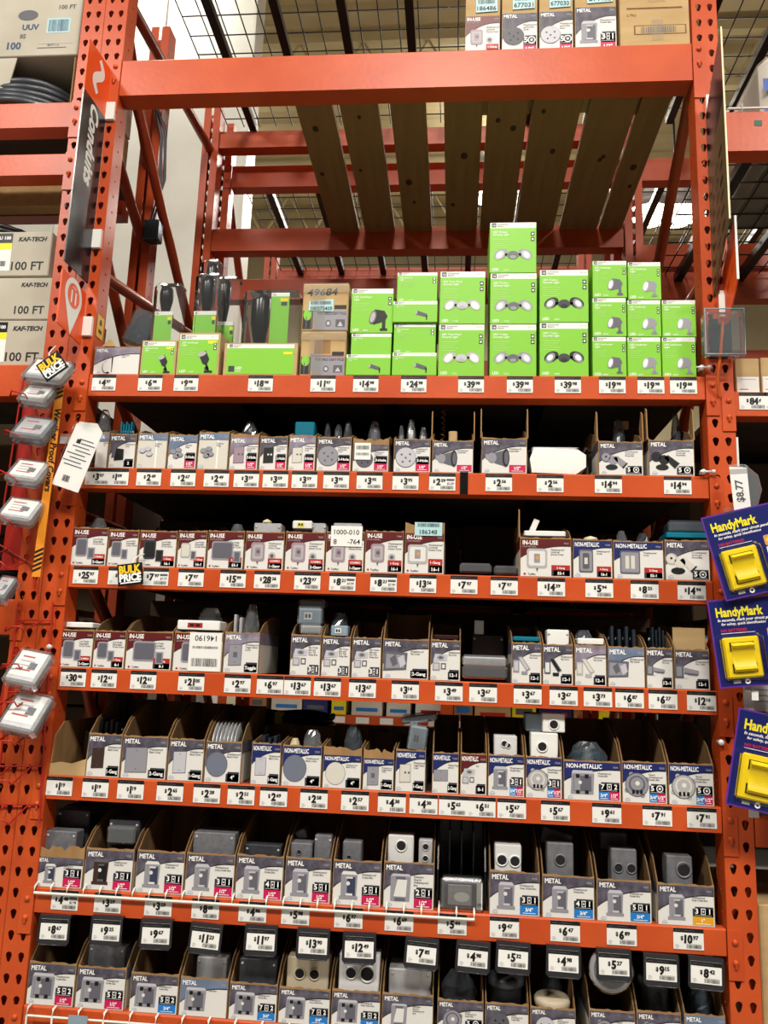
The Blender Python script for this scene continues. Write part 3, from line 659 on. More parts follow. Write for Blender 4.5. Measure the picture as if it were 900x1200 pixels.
ROWS = {
'B': dict(back=.035, d=.25, c=[
 (112, 127, 505, 'blue', 'none', 'Weatherproof\nCover'), (128, 159, 507, 'metal', 'plates2', 'cover', '2'), (160.5, 196, 506, 'tape', 'plugs', 'plugs'), (197, 231, 508, 'blue', 'plugsdark', 'plugs', '3-Hole', P5), (232, 268, 505, 'tape', 'plugsdark', 'plugs'),
 (269, 303, 507, 'mauve', 'platelilac', 'disc', '3-Hole', P5, dict(rag=.012)), (304, 337, 510, 'metal', 'plateblack', 'disc', '2-Hole', P5), (338, 370, 509, 'mauve', 'platewhite', 'disc', '3-Hole', P5), (371, 412, 511, 'metal', 'disc', 'disc', '3-Hole', P5),
 (413, 456, 513, 'metal', 'discdark', 'disc', '3-Hole', P5, dict(rag=.018, sticker=(.05, .35, .45, .5, [(.5, .6, .12, INK, '|', 0), (.5, .25, .08, INKG, '|', 0)]))), (461, 505, 513, 'metal', 'discwhite', 'disc', '3-Hole', P5), (506, 555, 515, 'metal', 'lampholder', 'lamp', None, P5, dict(back=.06, flap='lr')), (564, 618, 512, 'metal', 'lampholder', 'lamp', None, P5, dict(back=.06, flap='lr', lab='widest grey marbled METAL carton with grey lampholder print, left of white lamp pack')),
 (701, 754, 516, 'metal', 'twin', 'twin', '5@', None, dict(back=.06, flap='lr')), (760, 814, 514, 'metal', 'twinblack', 'twin', '5@', None, dict(back=.065, flap='lr'))]),
'C': dict(back=.03, d=.25, c=[
 (84, 126, 617, 'use', 'inuse', 'inuse', '!COMBO|2-Gang'), (126.5, 162, 620, 'use', 'inuse', 'Low Profile\nExpandable\nIn-Use Cover', None, None, dict(rag=.004)), (163, 207, 621, 'use', 'inuseblack', 'inuse', '!1-Gang|16-1'), (208, 242, 621, 'use', 'inusewhite', 'inuse', '!1-Gang|16-1'), (243, 286, 621, 'use', 'inusewide', 'inuse', '!2-Gang|55-1'),
 (287, 333, 622, 'use', 'clearbox', 'clear', '!COMBO|1-Gang'), (334, 381, 622, 'use', 'clearbox', 'clear', '!COMBO|2-Gang'), (381.5, 427, 622, 'use', 'clearbox', 'clear', '!COMBO|1-Gang', None, dict(sticker=(.12, .62, .82, .5, [(.5, .58, .17, INK, '1000-010', 0), (.14, .1, .18, INK, '8', 0), (.74, .12, .17, INK, '-764', 0)]))), (427.5, 473, 621, 'use', 'clearbox', 'clear', '!1-Gang|16-1'),
 (474, 521, 612, 'use', 'clearwide', 'clear', '!1-Gang|16-1', None, dict(back=.006, rag=.03, sticker=(.24, .74, .7, .26, [(.5, .12, .12, INK, '186348', 0), (.5, .66, .07, INK, '|', 0)], 1))), (609, 670, 629, 'use', 'clearwide', 'clear', '!2-Gang|55-1', None, dict(back=.05, flap='l')), (671, 718, 631, 'nm', 'switch', 'cover', '!1-Gang|16-1'), (718.5, 778, 633, 'nm', 'switchwide', 'cover', '!2-Gang|55-1'), (779, 832, 632, 'metal', 'twinwhite', 'twin', '5@')]),
'D': dict(back=.05, d=.25, c=[
 (69, 109, 737, 'use', 'inuse', 'inuse', '!COMBO|2-Gang', None, dict(back=.03)), (109.5, 147, 738, 'use', 'inuse', 'inuse', '!1-Gang|8-1'), (147.5, 202, 739, 'use', 'inusewide', 'inuse', '!2-Gang|8-1'), (203, 261, 740, 'use', 'inuse', 'inuse', None, None, dict(sticker=(.32, .02, .66, .96, [(.5, .92, .2, INK, '146190', PI), (.5, .58, .06, INK, '|', 0), (.5, .12, .2, INK, '|', 0)]))), (262, 304, 740, 'mauve', 'plate', 'plate', 'Toggle'),
 (340, 376, 743, 'metal', 'kit', 'kit', '3#1'), (376.5, 411, 745, 'metal', 'kit', 'kit', '3#1'), (412, 447, 746, 'metal', 'kit', 'kit', '3#1'), (448, 503, 748, 'metal', 'flipwide', 'flip', '2-Gang', None, dict(back=.075, d=.2)), (504, 540, 749, 'metal', 'kit', 'flip', '12-1'),
 (599, 635, 752, 'metal', 'flip', 'flip', '12-1'), (635.5, 672, 754, 'metal', 'flipdark', 'flip', '12-1'), (673, 711, 755, 'mauve', 'flipgold', 'flip', '12-1'), (712, 756, 757, 'blue', 'flipwide', 'flip'), (757, 789, 758, 'metal', 'flipL', 'flip', '12-1'), (790, 832, 760, 'metal', 'flipL', 'flip', '12-1', None, dict(back=.07))]),
'E': dict(back=.08, d=.27, c=[
 (102, 142, 859, 'metal', 'platebrown', 'blank', '1-Gang'), (142.5, 196, 862, 'metal', 'platewide', 'blank', '2-Gang'), (197, 239, 865, 'metal', 'plateblank', 'blank', '1-Gang'), (240, 283, 868, 'metal', 'blankdisc', 'blank', '4"'),
 (294, 329, 870, 'nm', 'plateblank', 'blank', '1-Gang', None, dict(back=.03)), (330, 377, 873, 'nm', 'blankdisc', 'blank', '4"', None, dict(back=.03)), (378, 424, 875, 'nm', 'blankdiscwhite', 'blank', '4"', None, dict(rag=.022, back=.03)), (425, 462, 877, 'nm', 'plate', 'plate', '1-Gang', None, dict(rag=.026, back=.02)), (463, 499, 878, 'nm', 'platewhite', 'plate', '1-Gang', None, dict(back=.02)),
 (506, 538, 881, 'nm', 'platewidelow', 'Weatherproof 2-Toggle\nSwitch Cover', '2-Gang'), (539, 571, 882, 'nmm', 'kit', 'Kit', '8-1'), (571.5, 615, 884, 'nm', 'box', 'box', '3#1', [B34, P5]), (615.5, 659, 886, 'nm', 'roundwhite', 'box', '3#1', [B34, P5]), (660, 728, 891, 'nm', 'twogang', 'box', '7#2', [B34, P5], dict(back=.09)), (728.5, 782, 892, 'nm', 'roundbox', 'round', '5@', [B34, P5], dict(back=.09)), (783, 837, 894, 'nm', 'roundwhite', 'round', '5@', [B34, P5], dict(back=.09))]),
'F': dict(back=.075, d=.27, c=[
 (40, 98, 991, 'metal', 'boxnavy', 'box', '3#1', P5, dict(rag=.03)), (99, 156, 994, 'metal', 'boxbronze', 'box', '3#1', P5, dict(rag=.006)), (159, 216, 997, 'metal', 'boxnavy', 'box', '3#1', P5), (217, 275, 1000, 'metal', 'box', 'twogang', '3#1', P5), (276, 332, 1002, 'metal', 'box', 'box', '4#1', P5), (333.5, 388, 1005, 'metal', 'box', 'box', '5#1', P5), (389.5, 447, 1008, 'metal', 'boxnavy', 'box', '5#1', P5), (449, 509, 1010, 'metal', 'frame', 'ext', '2#1', P5, dict(back=.09)),
 (573, 633, 1021, 'metal', 'box', 'twogang', '3#1', B34, dict(back=.09)), (635, 697, 1026, 'metal', 'box', 'box', '4#1', B34, dict(back=.09)), (699, 764, 1031, 'metal', 'box', 'box', '5#1', B34, dict(back=.09)), (770, 838, 1036, 'metal', 'box', 'twogang', '3#1', ('1"', PYEL), dict(back=.11))]),
'G': dict(back=.085, d=.27, c=[
 (32, 88, 1128, 'metal', 'twogang', 'box', '5#2', P5), (89, 147, 1133, 'metal', 'twogang', 'box', '5#2', P5), (152, 209, 1141, 'metal', 'twogang', 'box', '5#2', B34), (210, 267, 1146, 'blue', 'twogang', 'Deep Box', None, None), (268, 325, 1152, 'metal', 'twogang', 'box', '7#2', B34), (326, 387, 1158, 'metal', 'twogang', 'twogang', '7#2', B34), (388, 446, 1161, 'metal', 'twogang', 'twogang', '5#2', B34), (447, 508, 1165, 'metal', 'frame', 'ext', None, None),
 (512, 567, 1172, 'metal', 'roundbox', 'round', '5@', P5), (568, 620, 1176, 'metal', 'discdark', 'round'), (621, 675, 1181, 'metal', 'discwhite', 'round'), (690, 745, 1184, 'metal', 'roundbox', 'round'), (746, 799, 1186, 'metal', 'roundbox', 'round'), (802, 851, 1189, 'blue', 'box', 'box')]),
}
for r, D in ROWS.items():
    for i, c in enumerate(D['c']):
        c = list(c); o = c.pop() if isinstance(c[-1], dict) else {}
        kw = dict(back=D['back'], d=D['d']); kw.update(o)
        carton(r, i, *c, **kw)
# empty tray at the left end of the fifth shelf
t = thing('cardboard_tray', 'plain brown cardboard tray, nearly empty, at left end of fifth shelf down', 'carton', (at(58, 900, YF).x, YF, SH['E']))
w = at(101, 900, YF).x-at(58, 900, YF).x-.002; h = .035; hb = at(60, 843, .1).z-SH['E']
b = MB(); b.box(0, w, .003, .26, 0, .003, CARDIN); b.box(0, w, .257, .26, .003, hb, CARDIN)
for q in (0, w-.003): b.prism_x([(.003, 0), (.26, 0), (.26, hb), (.06, hb), (.012, hb*.75), (.003, h)], q, q+.003, CARD)
b.build('body', t); b = MB(); b.prism_y([(0, 0), (w, 0), (w, h*1.3), (w*.8, h*1.1), (w*.6, h*.9), (w*.3, h), (0, h*.85)], 0, .003, CARDL); b.build('front_lip', t)
b = MB(); b.rbox(w*.45, w*.9, .1, .108, .005, hb*.8, PLB, .002); b.build('cover_plate')
o = bpy.data.objects['cover_plate']; o.location = (t.location.x, t.location.y, SH['E']); tag(o, 'black cover plate standing in the nearly empty cardboard tray', 'cover plate')
# overstock cartons on the top beam
ZT = 3.312
for i, (x0, x1, yt, yb, sch, pk, txt, bd, sb, num) in enumerate([(545, 587, 8, 57, 'use', 'clearbox', 'clear', '!1-Gang|16-1', None, '186486'), (588, 631, 4, 54, 'metal', 'discdark', 'disc', '5@', P5, '677031'), (632, 673, 2, 53, 'metal', 'discwhite', 'disc', '5@', P5, '677030'), (674, 724, -4, 52, 'metal', 'box', 'box', '3#1', P5, '214482')]):
    X0, X1 = at(x0, 48, .01).x, at(x1, 48, .01).x; w = X1-X0-.003; h = at(x0, yt, .01).z-ZT; 
    t = thing('carton', f"{SCH[sch][2]} overstock carton with {PICN[pk]} print on top beam, sticker {num}", 'carton', (X0, .01, ZT), 'overstock cartons on the top beam')
    b = MB(); b.rbox(0, w, 0, .28, 0, h+.09, CARDL, .002); b.build('body', t)
    p = MB(); front_print(p, w, h*.8, sch, pk, txt, ptop=h*.8); p.build('front_print', t, (0, -.0006, 0)); badge_mesh(w, h*.8, bd, sb).build('size_badge', t, (0, -.0006, 0))
    s = MB(); s.prism_y([(w*.3, h*.86), (w*.92, h*.88), (w*.92, h*1.2), (w*.3, h*1.18)], -.003, -.0018, TEAL); s.text(num, w*.61, h*.9, h*.12, INK, -.0034, 'c', bold=.02, wid=w*.55); bars(s, w*.6, h*1.03, w*.5, h*.1, INK, -.0034); s.build('sticker', t)
X0, X1 = at(727, 45, .005).x, at(812, 45, .005).x; w = min(X1, W)-X0-.002; h = .22
t = thing('carton', 'large plain tan overstock carton at right end of top beam', 'carton', (X0, .006, ZT), 'overstock cartons on the top beam')
b = MB(); b.rbox(0, w, 0, .3, 0, h, CARDL, .002); b.rect(w*.2, w*.95, .055, .088, CARDIN, -.0003); b.rect(w*.22, w*.93, .058, .085, CARDL, -.0005); bars(b, w*.55, .060, w*.5, .022, INKG, -.0008); b.text('2 PKS', w*.1, .12, .012, CARDIN, -.0008); b.rect(w*.1, w*.9, .145, .15, CARDIN, -.0008); b.build('body', t)
b = MB(); b.rect(w*.45, w*.62, .035, .11, WRAP, -.0014); b.rect(w*.4, w*.66, .17, h, WRAP, -.0014); b.build('packing_tape', t)

# ================================================================ first shelf: green light cartons
def green_print(f, w, h, pk, head=.115, led=True, wide=False):
    hh = max(h*head, .011)
    f.rect(.001, w-.001, .001, h-hh, GREEN, -.0004); f.rect(.001, w-.001, h-hh, h-.001, GHEAD, -.0004)
    q = hh*.7; f.rect(w*.04, w*.04+q, h-hh*.85, h-hh*.15, BADGE, -.0007); f.text('CE', w*.04+q*.5, h-hh*.68, q*.55, INKW, -.001, 'c', bold=.03)
    f.text('Commercial\nElectric', w*.05+q*1.2, h-hh*.46, hh*.34, INKG, -.0008, bold=.01); f.text('1002 741', w*.96, h-hh*.6, hh*.3, INKL, -.0008, 'r')
    g = h-hh
    if not wide:
        f.text({'floods': 'LED Motion\nSecurity Light', 'floodswhite': 'LED Twin Head\nSecurity Light', 'floodsblack': 'LED Motion\nSecurity Light'}.get(pk, 'LED Landscape\nLight'), w*.07, g-g*.11, min(.0085, g*.075), INKW, -.0008, bold=.01)
        if g > .06:
            for k in range(5): f.rect(w*.07, w*(.07+.36-.04*(k % 3)), g*(.74-k*.045), g*(.75-k*.045), mat('print_pale_green', '#A9DB74', .5), -.0008)
            f.text('LED', w*.06, g*.05, min(.011, g*.1), INKW, -.0008, bold=.02); f.text('3000K', w*.3, g*.05, min(.006, g*.06), INKW, -.0008)
        for k in range(2 if g > .06 else 0): f.rect(w*.88, w*.96, g*(.82-k*.12), g*(.91-k*.12), BADGE, -.0008); f.ell(w*.92, g*(.865-k*.12), w*.022, w*.022, INKW, -.001)
    if pk: pic(f, pk, w*(.5 if 'flood' in pk else .68), g*.36 if g > .06 else g*.4, min(w*.72, g*.85) if 'flood' in pk else min(w*.58, g*.8))
GC = {}
COLN = ['third column', 'fourth column']
def green(x0, x1, yt, yb, pk, lab, below=None, depth=.17, head=.115, wide=False, loc_y=.012):
    X0, X1 = at(x0, (yt+yb)/2, loc_y).x, at(x1, (yt+yb)/2, loc_y).x; w = X1-X0-.002
    z0 = SH['A'] if below is None else GC[below]; z1 = at((x0+x1)/2, yt, loc_y).z
    t = thing('carton', lab, 'carton', (X0+.001, loc_y, z0+.0004), 'green light cartons on the first shelf'); h = z1-z0-.0008
    b = MB(); b.rbox(0, w, 0, depth, 0, h, GREEN, .0015); b.build('body', t)
    p = MB(); green_print(p, w, h, pk, head, wide=wide); p.build('front_print', t, (0, -.0003, 0)); GC[lab] = z1
    return lab
FL = 'green carton with grey twin floodlight print, '
a = green(405, 458, 415, 440, 'path', 'flat green carton with black path light print under a plain green strip', loc_y=.004)
a = green(411, 459, 390.5, 415, None, 'low green carton without picture under the black spotlight carton, left of landscape light cartons', a)
a = green(411, 461, 338, 390, 'spot', 'green carton with black spotlight print beside the tan taped cartons', a)
a = green(459, 512, 413, 440, 'path', 'flat green path light carton at the foot of the second column', loc_y=.004)
a = green(461, 511, 379, 413, None, 'plain green carton between the two flat path light cartons of the second column', a)
a = green(460, 513, 352.5, 379, 'path', 'flat green path light carton halfway up the second column', a, loc_y=.004)
a = green(465, 513, 319, 352.5, None, 'plain green carton on top of the second column', a)
a = green(513.5, 568, 380, 440, 'floodswhite', 'lower green carton with white twin floodlight print'); green(515, 569, 318, 380, 'floodswhite', 'upper green carton with white twin floodlight print', a)
a = green(573.5, 629, 380, 440, 'floods', FL+'bottom of its tall column'); a = green(574, 629.5, 320, 380, 'floods', FL+'middle of its tall column', a); green(573.5, 629, 260.5, 320, 'floods', FL+'topmost of all the green cartons', a)
a = green(632, 690, 378, 440, 'floodsblack', 'lower green carton with black twin floodlight print'); green(632, 690, 316, 378, 'floodsblack', 'upper green carton with black twin floodlight print', a)
a = green(694, 734.5, 394.5, 440, 'spotgrey', 'green carton with dark grey spotlight print, bottom of three'); a = green(694, 734.5, 349, 394.5, 'spotgrey', 'green carton with dark grey spotlight print, middle of three', a); green(694, 735, 305.5, 349, 'spotgrey', 'green carton with dark grey spotlight print, top of three', a)
a = green(735, 775, 395, 440, 'spotwhite', 'green carton with pale spotlight print, bottom of three'); a = green(735, 775, 351.5, 395, 'spotwhite', 'green carton with pale spotlight print, middle of three', a); green(735.5, 775, 307, 351.5, 'spotwhite', 'green carton with pale spotlight print, top of three', a)
a = green(775.5, 816, 395, 440, 'spotwhite', 'lower rightmost green carton, beside the right upright'); green(775.5, 816, 351.5, 395, 'spotwhite', 'upper rightmost green carton, beside the right upright', a)
# open green display trays with clamshell packs
def tray(x0, x1, yt, pk, lab, yb=440, dep=.2, wide=False):
    X0, X1 = at(x0, (yt+yb)/2, YF).x, at(x1, (yt+yb)/2, YF).x; w = X1-X0-.003; h = at(x0, yt, YF).z-SH['A']
    t = thing('display_tray', lab, 'carton', (X0+.001, YF, SH['A']), 'green display trays on the first shelf'); b = MB(); th = .004
    b.box(0, w, th, dep, 0, th, CARDIN); b.box(0, w, dep-th, dep, th, h+.015, CARDL)
    for q in (0, w-th): b.prism_x([(th, 0), (dep, 0), (dep, h+.02), (th, h)], q, q+th, CARDL)
    b.build('body', t); p = MB(); p.box(0, w, 0, th, 0, h, CARDL); pr = MB(T=M.Translation((w*.03, 0, .002)))
    pr.ml = p.ml; green_print(pr, w*.93, h*.95, pk, .14, wide=wide)
    if wide:
        pr.rect(w*.78, w*.9, h*.62, h*.7, YEL, -.0008); pr.rect(w*.04, w*.12, h*.08, h*.26, BADGE, -.0008); pr.text('LED', w*.14, h*.16, h*.11, INKW, -.0008, bold=.02); pr.text('3000K', w*.14, h*.08, h*.06, INKW, -.0008)
    else: pr.rect(w*.68, w*.88, h*.72, h*.79, YEL, -.0008)
    p.build('front_panel', t); pr.build('front_print', t, (0, -.0002, 0)); return t, w, h
tray(165, 207, 399, 'stake', 'green display tray with short black spotlight print, leftmost of the green trays')
tray(207.5, 258, 390, 'stake', 'green display tray with tall black spotlight print, second of the green trays')
tray(262, 349, 402, None, 'widest green display tray, without a picture, beside the tan cartons', wide=True)
def clam(x0, x1, y0, y1, Y, lab, head=True, green_card=(.1, .6, .0, .42), lampx=.4, deep=.05):
    X0, X1 = at(x0, (y0+y1)/2, Y).x, at(x1, (y0+y1)/2, Y).x; zt = at((x0+x1)/2, y0, Y).z; z0 = SH['A']+.005; w, h = X1-X0, zt-z0
    t = thing('clamshell_pack', lab, 'light pack', (X0, Y, z0), 'spotlight packs standing in the green trays')
    b = MB(); b.rbox(0, w, 0, deep, 0, h, CLEAR, .012); b.build('clear_shell', t)
    hb = at((x0+x1)/2, y1, Y).z-z0
    g = MB(); a, c, e, k = green_card; zc0, zc1 = hb, hb+(h-hb)*k
    if e: zc0 = hb-.0; zc1 = hb+(h-hb)*e
    g.rect(w*a, w*c, .01, zc1-.012, GREEN, .004); g.rect(w*a, w*c, zc1-.012, zc1, GHEAD, .004); g.rect(w*(c-.16), w*(c-.02), zc1-.028, zc1-.018, YEL, .0036); g.rect(w*(c-.14), w*(c-.04), zc1-.042, zc1-.03, BADGE, .0036); g.text('CE', w*(a+.03), zc1-.009, .007, BADGE, .0036, bold=.02); g.build('green_card', t)
    if head:
        r = min(w*.28, deep*.42, .03); c0 = (w*lampx, deep*.5, 0); zb = zc1 if not e else hb+.0
        l = MB(); l.lathe([(0, h-.016), (r*.8, h-.016), (r*.86, h-.012), (r, h-.03), (r*.95, zb+(h-zb)*.45), (r*.62, zb+(h-zb)*.1), (r*.4, zb), (r*.35, zb-.04), (r*.5, zb-.045), (r*.3, zb-.06), (.004, zb-.07 if zb > .08 else .012)], PLB, 24, 'z', c0); l.build('spotlight', t)
        k2 = MB(); k2.lathe([(0, -.012), (r*.3, -.012), (r*.3, .012), (0, .012)], PLB, 12, 'x', (w*lampx+r*.6, deep*.5, zb-.005)); k2.build('swivel_knob', t)
clam(177, 212, 330, 399, .03, 'clear pack with black spotlight in the leftmost green tray', green_card=(.12, .72, .0, .5), lampx=.38)
clam(226, 258, 318, 390, .03, 'clear pack with black spotlight, frontmost in the second green tray', green_card=(.06, .88, .0, .36), lampx=.42)
clam(246, 279, 322, 390, .10, 'clear pack with black spotlight leaning behind the frontmost pack of second tray', green_card=(.3, .9, .0, .2), lampx=.4)
clam(283, 350, 338, 402, .04, 'widest clear pack holding one long black spotlight in the third green tray', green_card=(.5, .82, .93, .4), lampx=.28, deep=.075)
clam(232, 256, 302, 385, .11, 'clear pack with black spotlight at the back of the second green tray', green_card=(.2, .8, .0, .2), lampx=.5)
t = thing('clamshell_pack', 'dark clear pack of black parts tilted above the mauve METAL carton', 'light pack', (at(139, 400, .05).x, .05, SH['A']+.128), None, (0, math.radians(20), 0))
b = MB(); b.rbox(0, .095, 0, .06, 0, .12, BAGD, .01); b.build('clear_shell', t); b = MB(); b.rbox(.012, .08, .012, .05, .01, .108, PLB, .012); b.lathe([(0, 0), (.016, 0), (.02, .012), (0, .02)], CABLE, 14, 'y', (.05, .004, .03)); b.build('lamp_body', t)
X = carton('A', 0, 110, 164, 405, 'mauve', 'cable', 'cable', None, None, 0.0, .2, 0, 'mauve METAL carton with looped cable print at left end of green box shelf', opn=False)
q = MB(); hh = CARTONS[('A', 0)][2]; q.prism_y([(.02, hh), (.06, hh), (.05, hh+.018), (.04, hh+.022)], 0, .003, CARDL); q.build('torn_flap', X)
# tan cartons in stretch wrap
for i, (x0, x1, yt, yb) in enumerate([(352, 406, 388, 440), (354.5, 409, 332, 388)]):
    X0, X1 = at(x0, (yt+yb)/2, .012).x, at(x1, (yt+yb)/2, .012).x; w = X1-X0-.002; z0 = SH['A'] if i == 0 else at(380, 388, .012).z; h = at(380, yt, .012).z-z0-.001
    t = thing('carton', ['tan taped carton with grey light pole print, lower of two', 'tan taped carton with handwritten number 49684, upper of two'][i], 'carton', (X0, .012, z0+.0003), 'tan wrapped cartons')
    b = MB(); b.rbox(0, w, 0, .17, 0, h, CARDL, .003); b.build('body', t)
    p = MB(); p.poly([(w*.3, h*.02), (w*.98, h*.02), (w*.98, h*.42), (w*.22, h*.5)], SILV, -.0004); p.rect(w*.02, w*.24, h*.04, h*.42, INK, -.0004); p.ell(w*.12, h*.34, w*.09, h*.12, GREEN, -.0006); p.rect(w*.09, w*.11, h*.05, h*.3, INKG, -.0007)
    p.text('PORTABLE LIGHT POLE', w*.34, h*.34, h*.085, INK, -.0007, bold=.01, wid=w*.62); p.ell(w*.58, h*.16, w*.06, h*.07, INKG, -.0007); p.ell(w*.58, h*.16, w*.035, h*.04, SILVL, -.0009); p.rect(w*.74, w*.94, h*.08, h*.24, INKG, -.0007); p.poly([(w*.78, h*.1), (w*.9, h*.1), (w*.84, h*.2)], SILVL, -.0009); p.rect(w*.7, w*.96, h*.46, h*.54, INK, -.0008)
    if i == 0: p.rect(w*.3, w*.66, h*.5, h*.8, CARD, -.0004); p.rect(w*.24, w*.95, h*.44, h*.455, PRED, -.0008)
    p.build('front_print', t)
    if i:
        s = MB(); s.prism_y([(w*.14, h*.42), (w*.68, h*.40), (w*.68, h*.66), (w*.14, h*.62)], -.0026, -.0014, TEAL); s.text('100272425', w*.42, h*.43, h*.1, INK, -.003, 'c', bold=.03, wid=w*.5); bars(s, w*.4, h*.55, w*.45, h*.07, INK, -.003); s.build('sticker', t)
        s = MB(); s.text('49684', w*.1, h*.74, h*.2, INK, -.0012, bold=.015, shear=.15, sx=1.2, rot=.03); s.build('handwriting', t)
    b = MB(); b.rect(0, w, h*.8, h, WRAP, -.0045); b.rect(w*.2, w*.5, .002, h*.9, WRAP, -.0052); b.build('stretch_wrap', t)

# ================================================================ goods in the open cartons
def bb(x0, x1, yt, Y, row=None, dep=0):
    a, c = at(x0, yt, Y), at(x1, yt, Y); X0, X1 = a.x, c.x
    for (r, i), (cx, w, h, zs, t) in CARTONS.items():        # keep goods between the side walls of the carton they stand in
        if r == row and cx < (X0+X1)/2 < cx+w: X0, X1 = max(X0, cx+.0055), min(X1, cx+w-.0055)
    return X0, X1, (a.z+c.z)/2
def obox(row, x0, x1, yt, Y, m, holes, lab, dep=.05, tilt=0, grp=None, cat='outlet box', hub=True, zb=None):
    X0, X1, zt = bb(x0, x1, yt, Y, row if zb is None else None); z0 = (SH[row]+.0035) if zb is None else zb; w, h = X1-X0, zt-z0
    t = thing('outlet_box', lab, cat, (X0, Y, z0), grp, (0, 0, 0))
    b = MB(); b.rbox(0, w, 0, dep, 0, h, m, .0025); b.build('body', t)
    for hx, hz, r in holes:
        k = MB(); rr = r*w; cz = h-hz*w
        k.lathe([(rr*1.25, 0), (rr*1.25, -.002), (rr, -.003), (rr*.92, -.001), (rr*.9, .0)], m, 20, 'y', (hx*w, 0, cz)); k.ell(hx*w, cz, rr*.93, rr*.93, HOLE, -.0007)
        if r > .1:
            for j in range(3): k.lathe([(rr*(.9-.02*j), -.0012+.0*j), (rr*(.86-.02*j), -.0016)], CASTB, 20, 'y', (hx*w, 0, cz))
        k.build('threaded_hub', t)
    if not holes:
        k = MB()
        for sx in (.08, .92): k.lathe([(.0035, 0), (.0035, -.0012), (.002, -.002), (0, -.002)], CASTL, 10, 'y', (w*sx, 0, h-.012))
        k.build('screw', t)
    return t
def bag(row, x0, x1, yt, Y, m, lab, dep=.05, cat='parts bag', grp=None, inner=None, seed=0, zb=None):
    X0, X1, zt = bb(x0, x1, yt, Y, row if zb is None else None); z0 = (SH[row]+.0035) if zb is None else zb; w, h = X1-X0, zt-z0; r = random.Random(seed+int(x0)); n, k = 12, 10
    vs = []; fs = []
    for i in range(k+1):
        v = i/k; e = (math.sin(PI*min(max(v, .02), .99)*.96))**.45
        for j in range(n):
            a = 2*PI*j/n; ns = r.uniform(.82, 1.0)
            vs.append((w/2+w/2*math.cos(a)*min(1, e*1.05)*ns, dep/2+dep/2*math.sin(a)*e*ns, min(h*(v+(r.uniform(-.03, .03) if 0 < i < k else 0)), h)))
    for i in range(k):
        for j in range(n): fs.append((i*n+j, i*n+(j+1) % n, (i+1)*n+(j+1) % n, (i+1)*n+j))
    fs.append(list(range(n))[::-1]); fs.append([k*n+j for j in range(n)])
    if inner:
        t = thing('parts_bag', lab, cat, (X0, Y, z0), grp); b = MB(); b.add(vs, fs, m); b.build('plastic_bag', t)
        c = MB(); c.rbox(w*.2, w*.8, dep*.3, dep*.7, .004, h*.82, inner, .004); c.build('contents', t); return t
    b = MB(); b.add(vs, fs, m); return tag(b.build('parts_bag', loc=(X0, Y, z0)), lab, cat, grp)
def plates(row, x0, x1, yt, Y, n, m, lab, dep=.07, grp=None, lean=0, cat='cover plate', disc=False):
    X0, X1, zt = bb(x0, x1, yt, Y, row); z0 = SH[row]+.004; h = zt-z0
    for i in range(n):
        xx = X0+(X1-X0)*(i+.5)/n; b = MB(); g = (X1-X0)/n
        if disc: b.lathe([(0, -.0015), (h*.48, -.0015), (h*.5, 0), (h*.48, .0015), (0, .0015)], m, 28, 'x', (0, h/2, h/2))
        else: b.rbox(-min(g*.28, .004), min(g*.28, .004), 0, dep, 0, h*(1-.05*(i % 2)), m, .0015); b.lathe([(.004, -.0045), (.004, .0045)], BRIGHT, 8, 'x', (0, dep/2, h*.8))
        o = b.build('cover_plate', loc=(xx, Y, z0), rot=(0, 0, lean)); tag(o, lab, cat, grp or 'plates: '+lab)
def slab(row, x0, x1, y0, y1, Y, m, lab, dep=.05, tilt=0, cat='boxed part', lid=None, name='boxed_part', wrap=None):
    X0, X1, zt = bb(x0, x1, y0, Y, row if y1-y0 > 14 and not tilt else None); z0 = at((x0+x1)/2, y1, Y).z; w, h = X1-X0, zt-z0
    t = thing(name, lab, cat, (X0, Y, z0), None, (0, tilt, 0)); b = MB(); b.rbox(0, w, 0, dep, 0, h, m, .003); b.build('body', t)
    if lid: c = MB(); c.rect(w*.25, w*.6, h*.3, h*.75, lid, -.0012); c.rect(w*.3, w*.4, h*.4, h*.65, INK, -.0016); c.rect(w*.44, w*.54, h*.4, h*.65, INK, -.0016); c.build('sticker', t)
    if wrap: c = MB(); c.rbox(-.003, w+.003, -.004, dep+.003, .0, h+.005, wrap, .006); c.build('clear_wrap', t)
    return t
# second shelf down
plates('B', 132, 156, 494, .05, 5, TEALD, 'teal capped part standing in the black squares carton of the second shelf', dep=.02, cat='small part')
bag('B', 112, 128, 478, .04, BAGM, 'clear bag peeking from the half hidden carton at left end of second shelf')
bag('B', 270, 302, 492, .06, BAGD, 'dark crumpled bag in the torn lilac plate carton of the second shelf')
slab('B', 345, 369, 494, 512, .05, TEALD, 'flat teal pack lying on the white plate carton of the second shelf', cat='boxed part')
for x0, x1, yt, w_ in ((375, 388, 494, 'left'), (390, 402, 496, 'middle'), (402, 413, 492, 'right')): bag('B', x0, x1, yt, .06, BAGD, f'dark bag sticking out of the grey round cover carton, {w_} one', dep=.04)
for x0, x1, yt, w_ in ((464, 474, 497, 'left'), (476, 488, 490, 'tallest'), (490, 502, 499, 'right')): bag('B', x0, x1, yt, .05, BAGM, f'clear bag of silver covers in the pale round cover carton, {w_} one', inner=CASTL)
bag('B', 430, 447, 492, .07, BAGM, 'clear bag rising behind the torn carton with white barcode sticker', inner=CASTB)
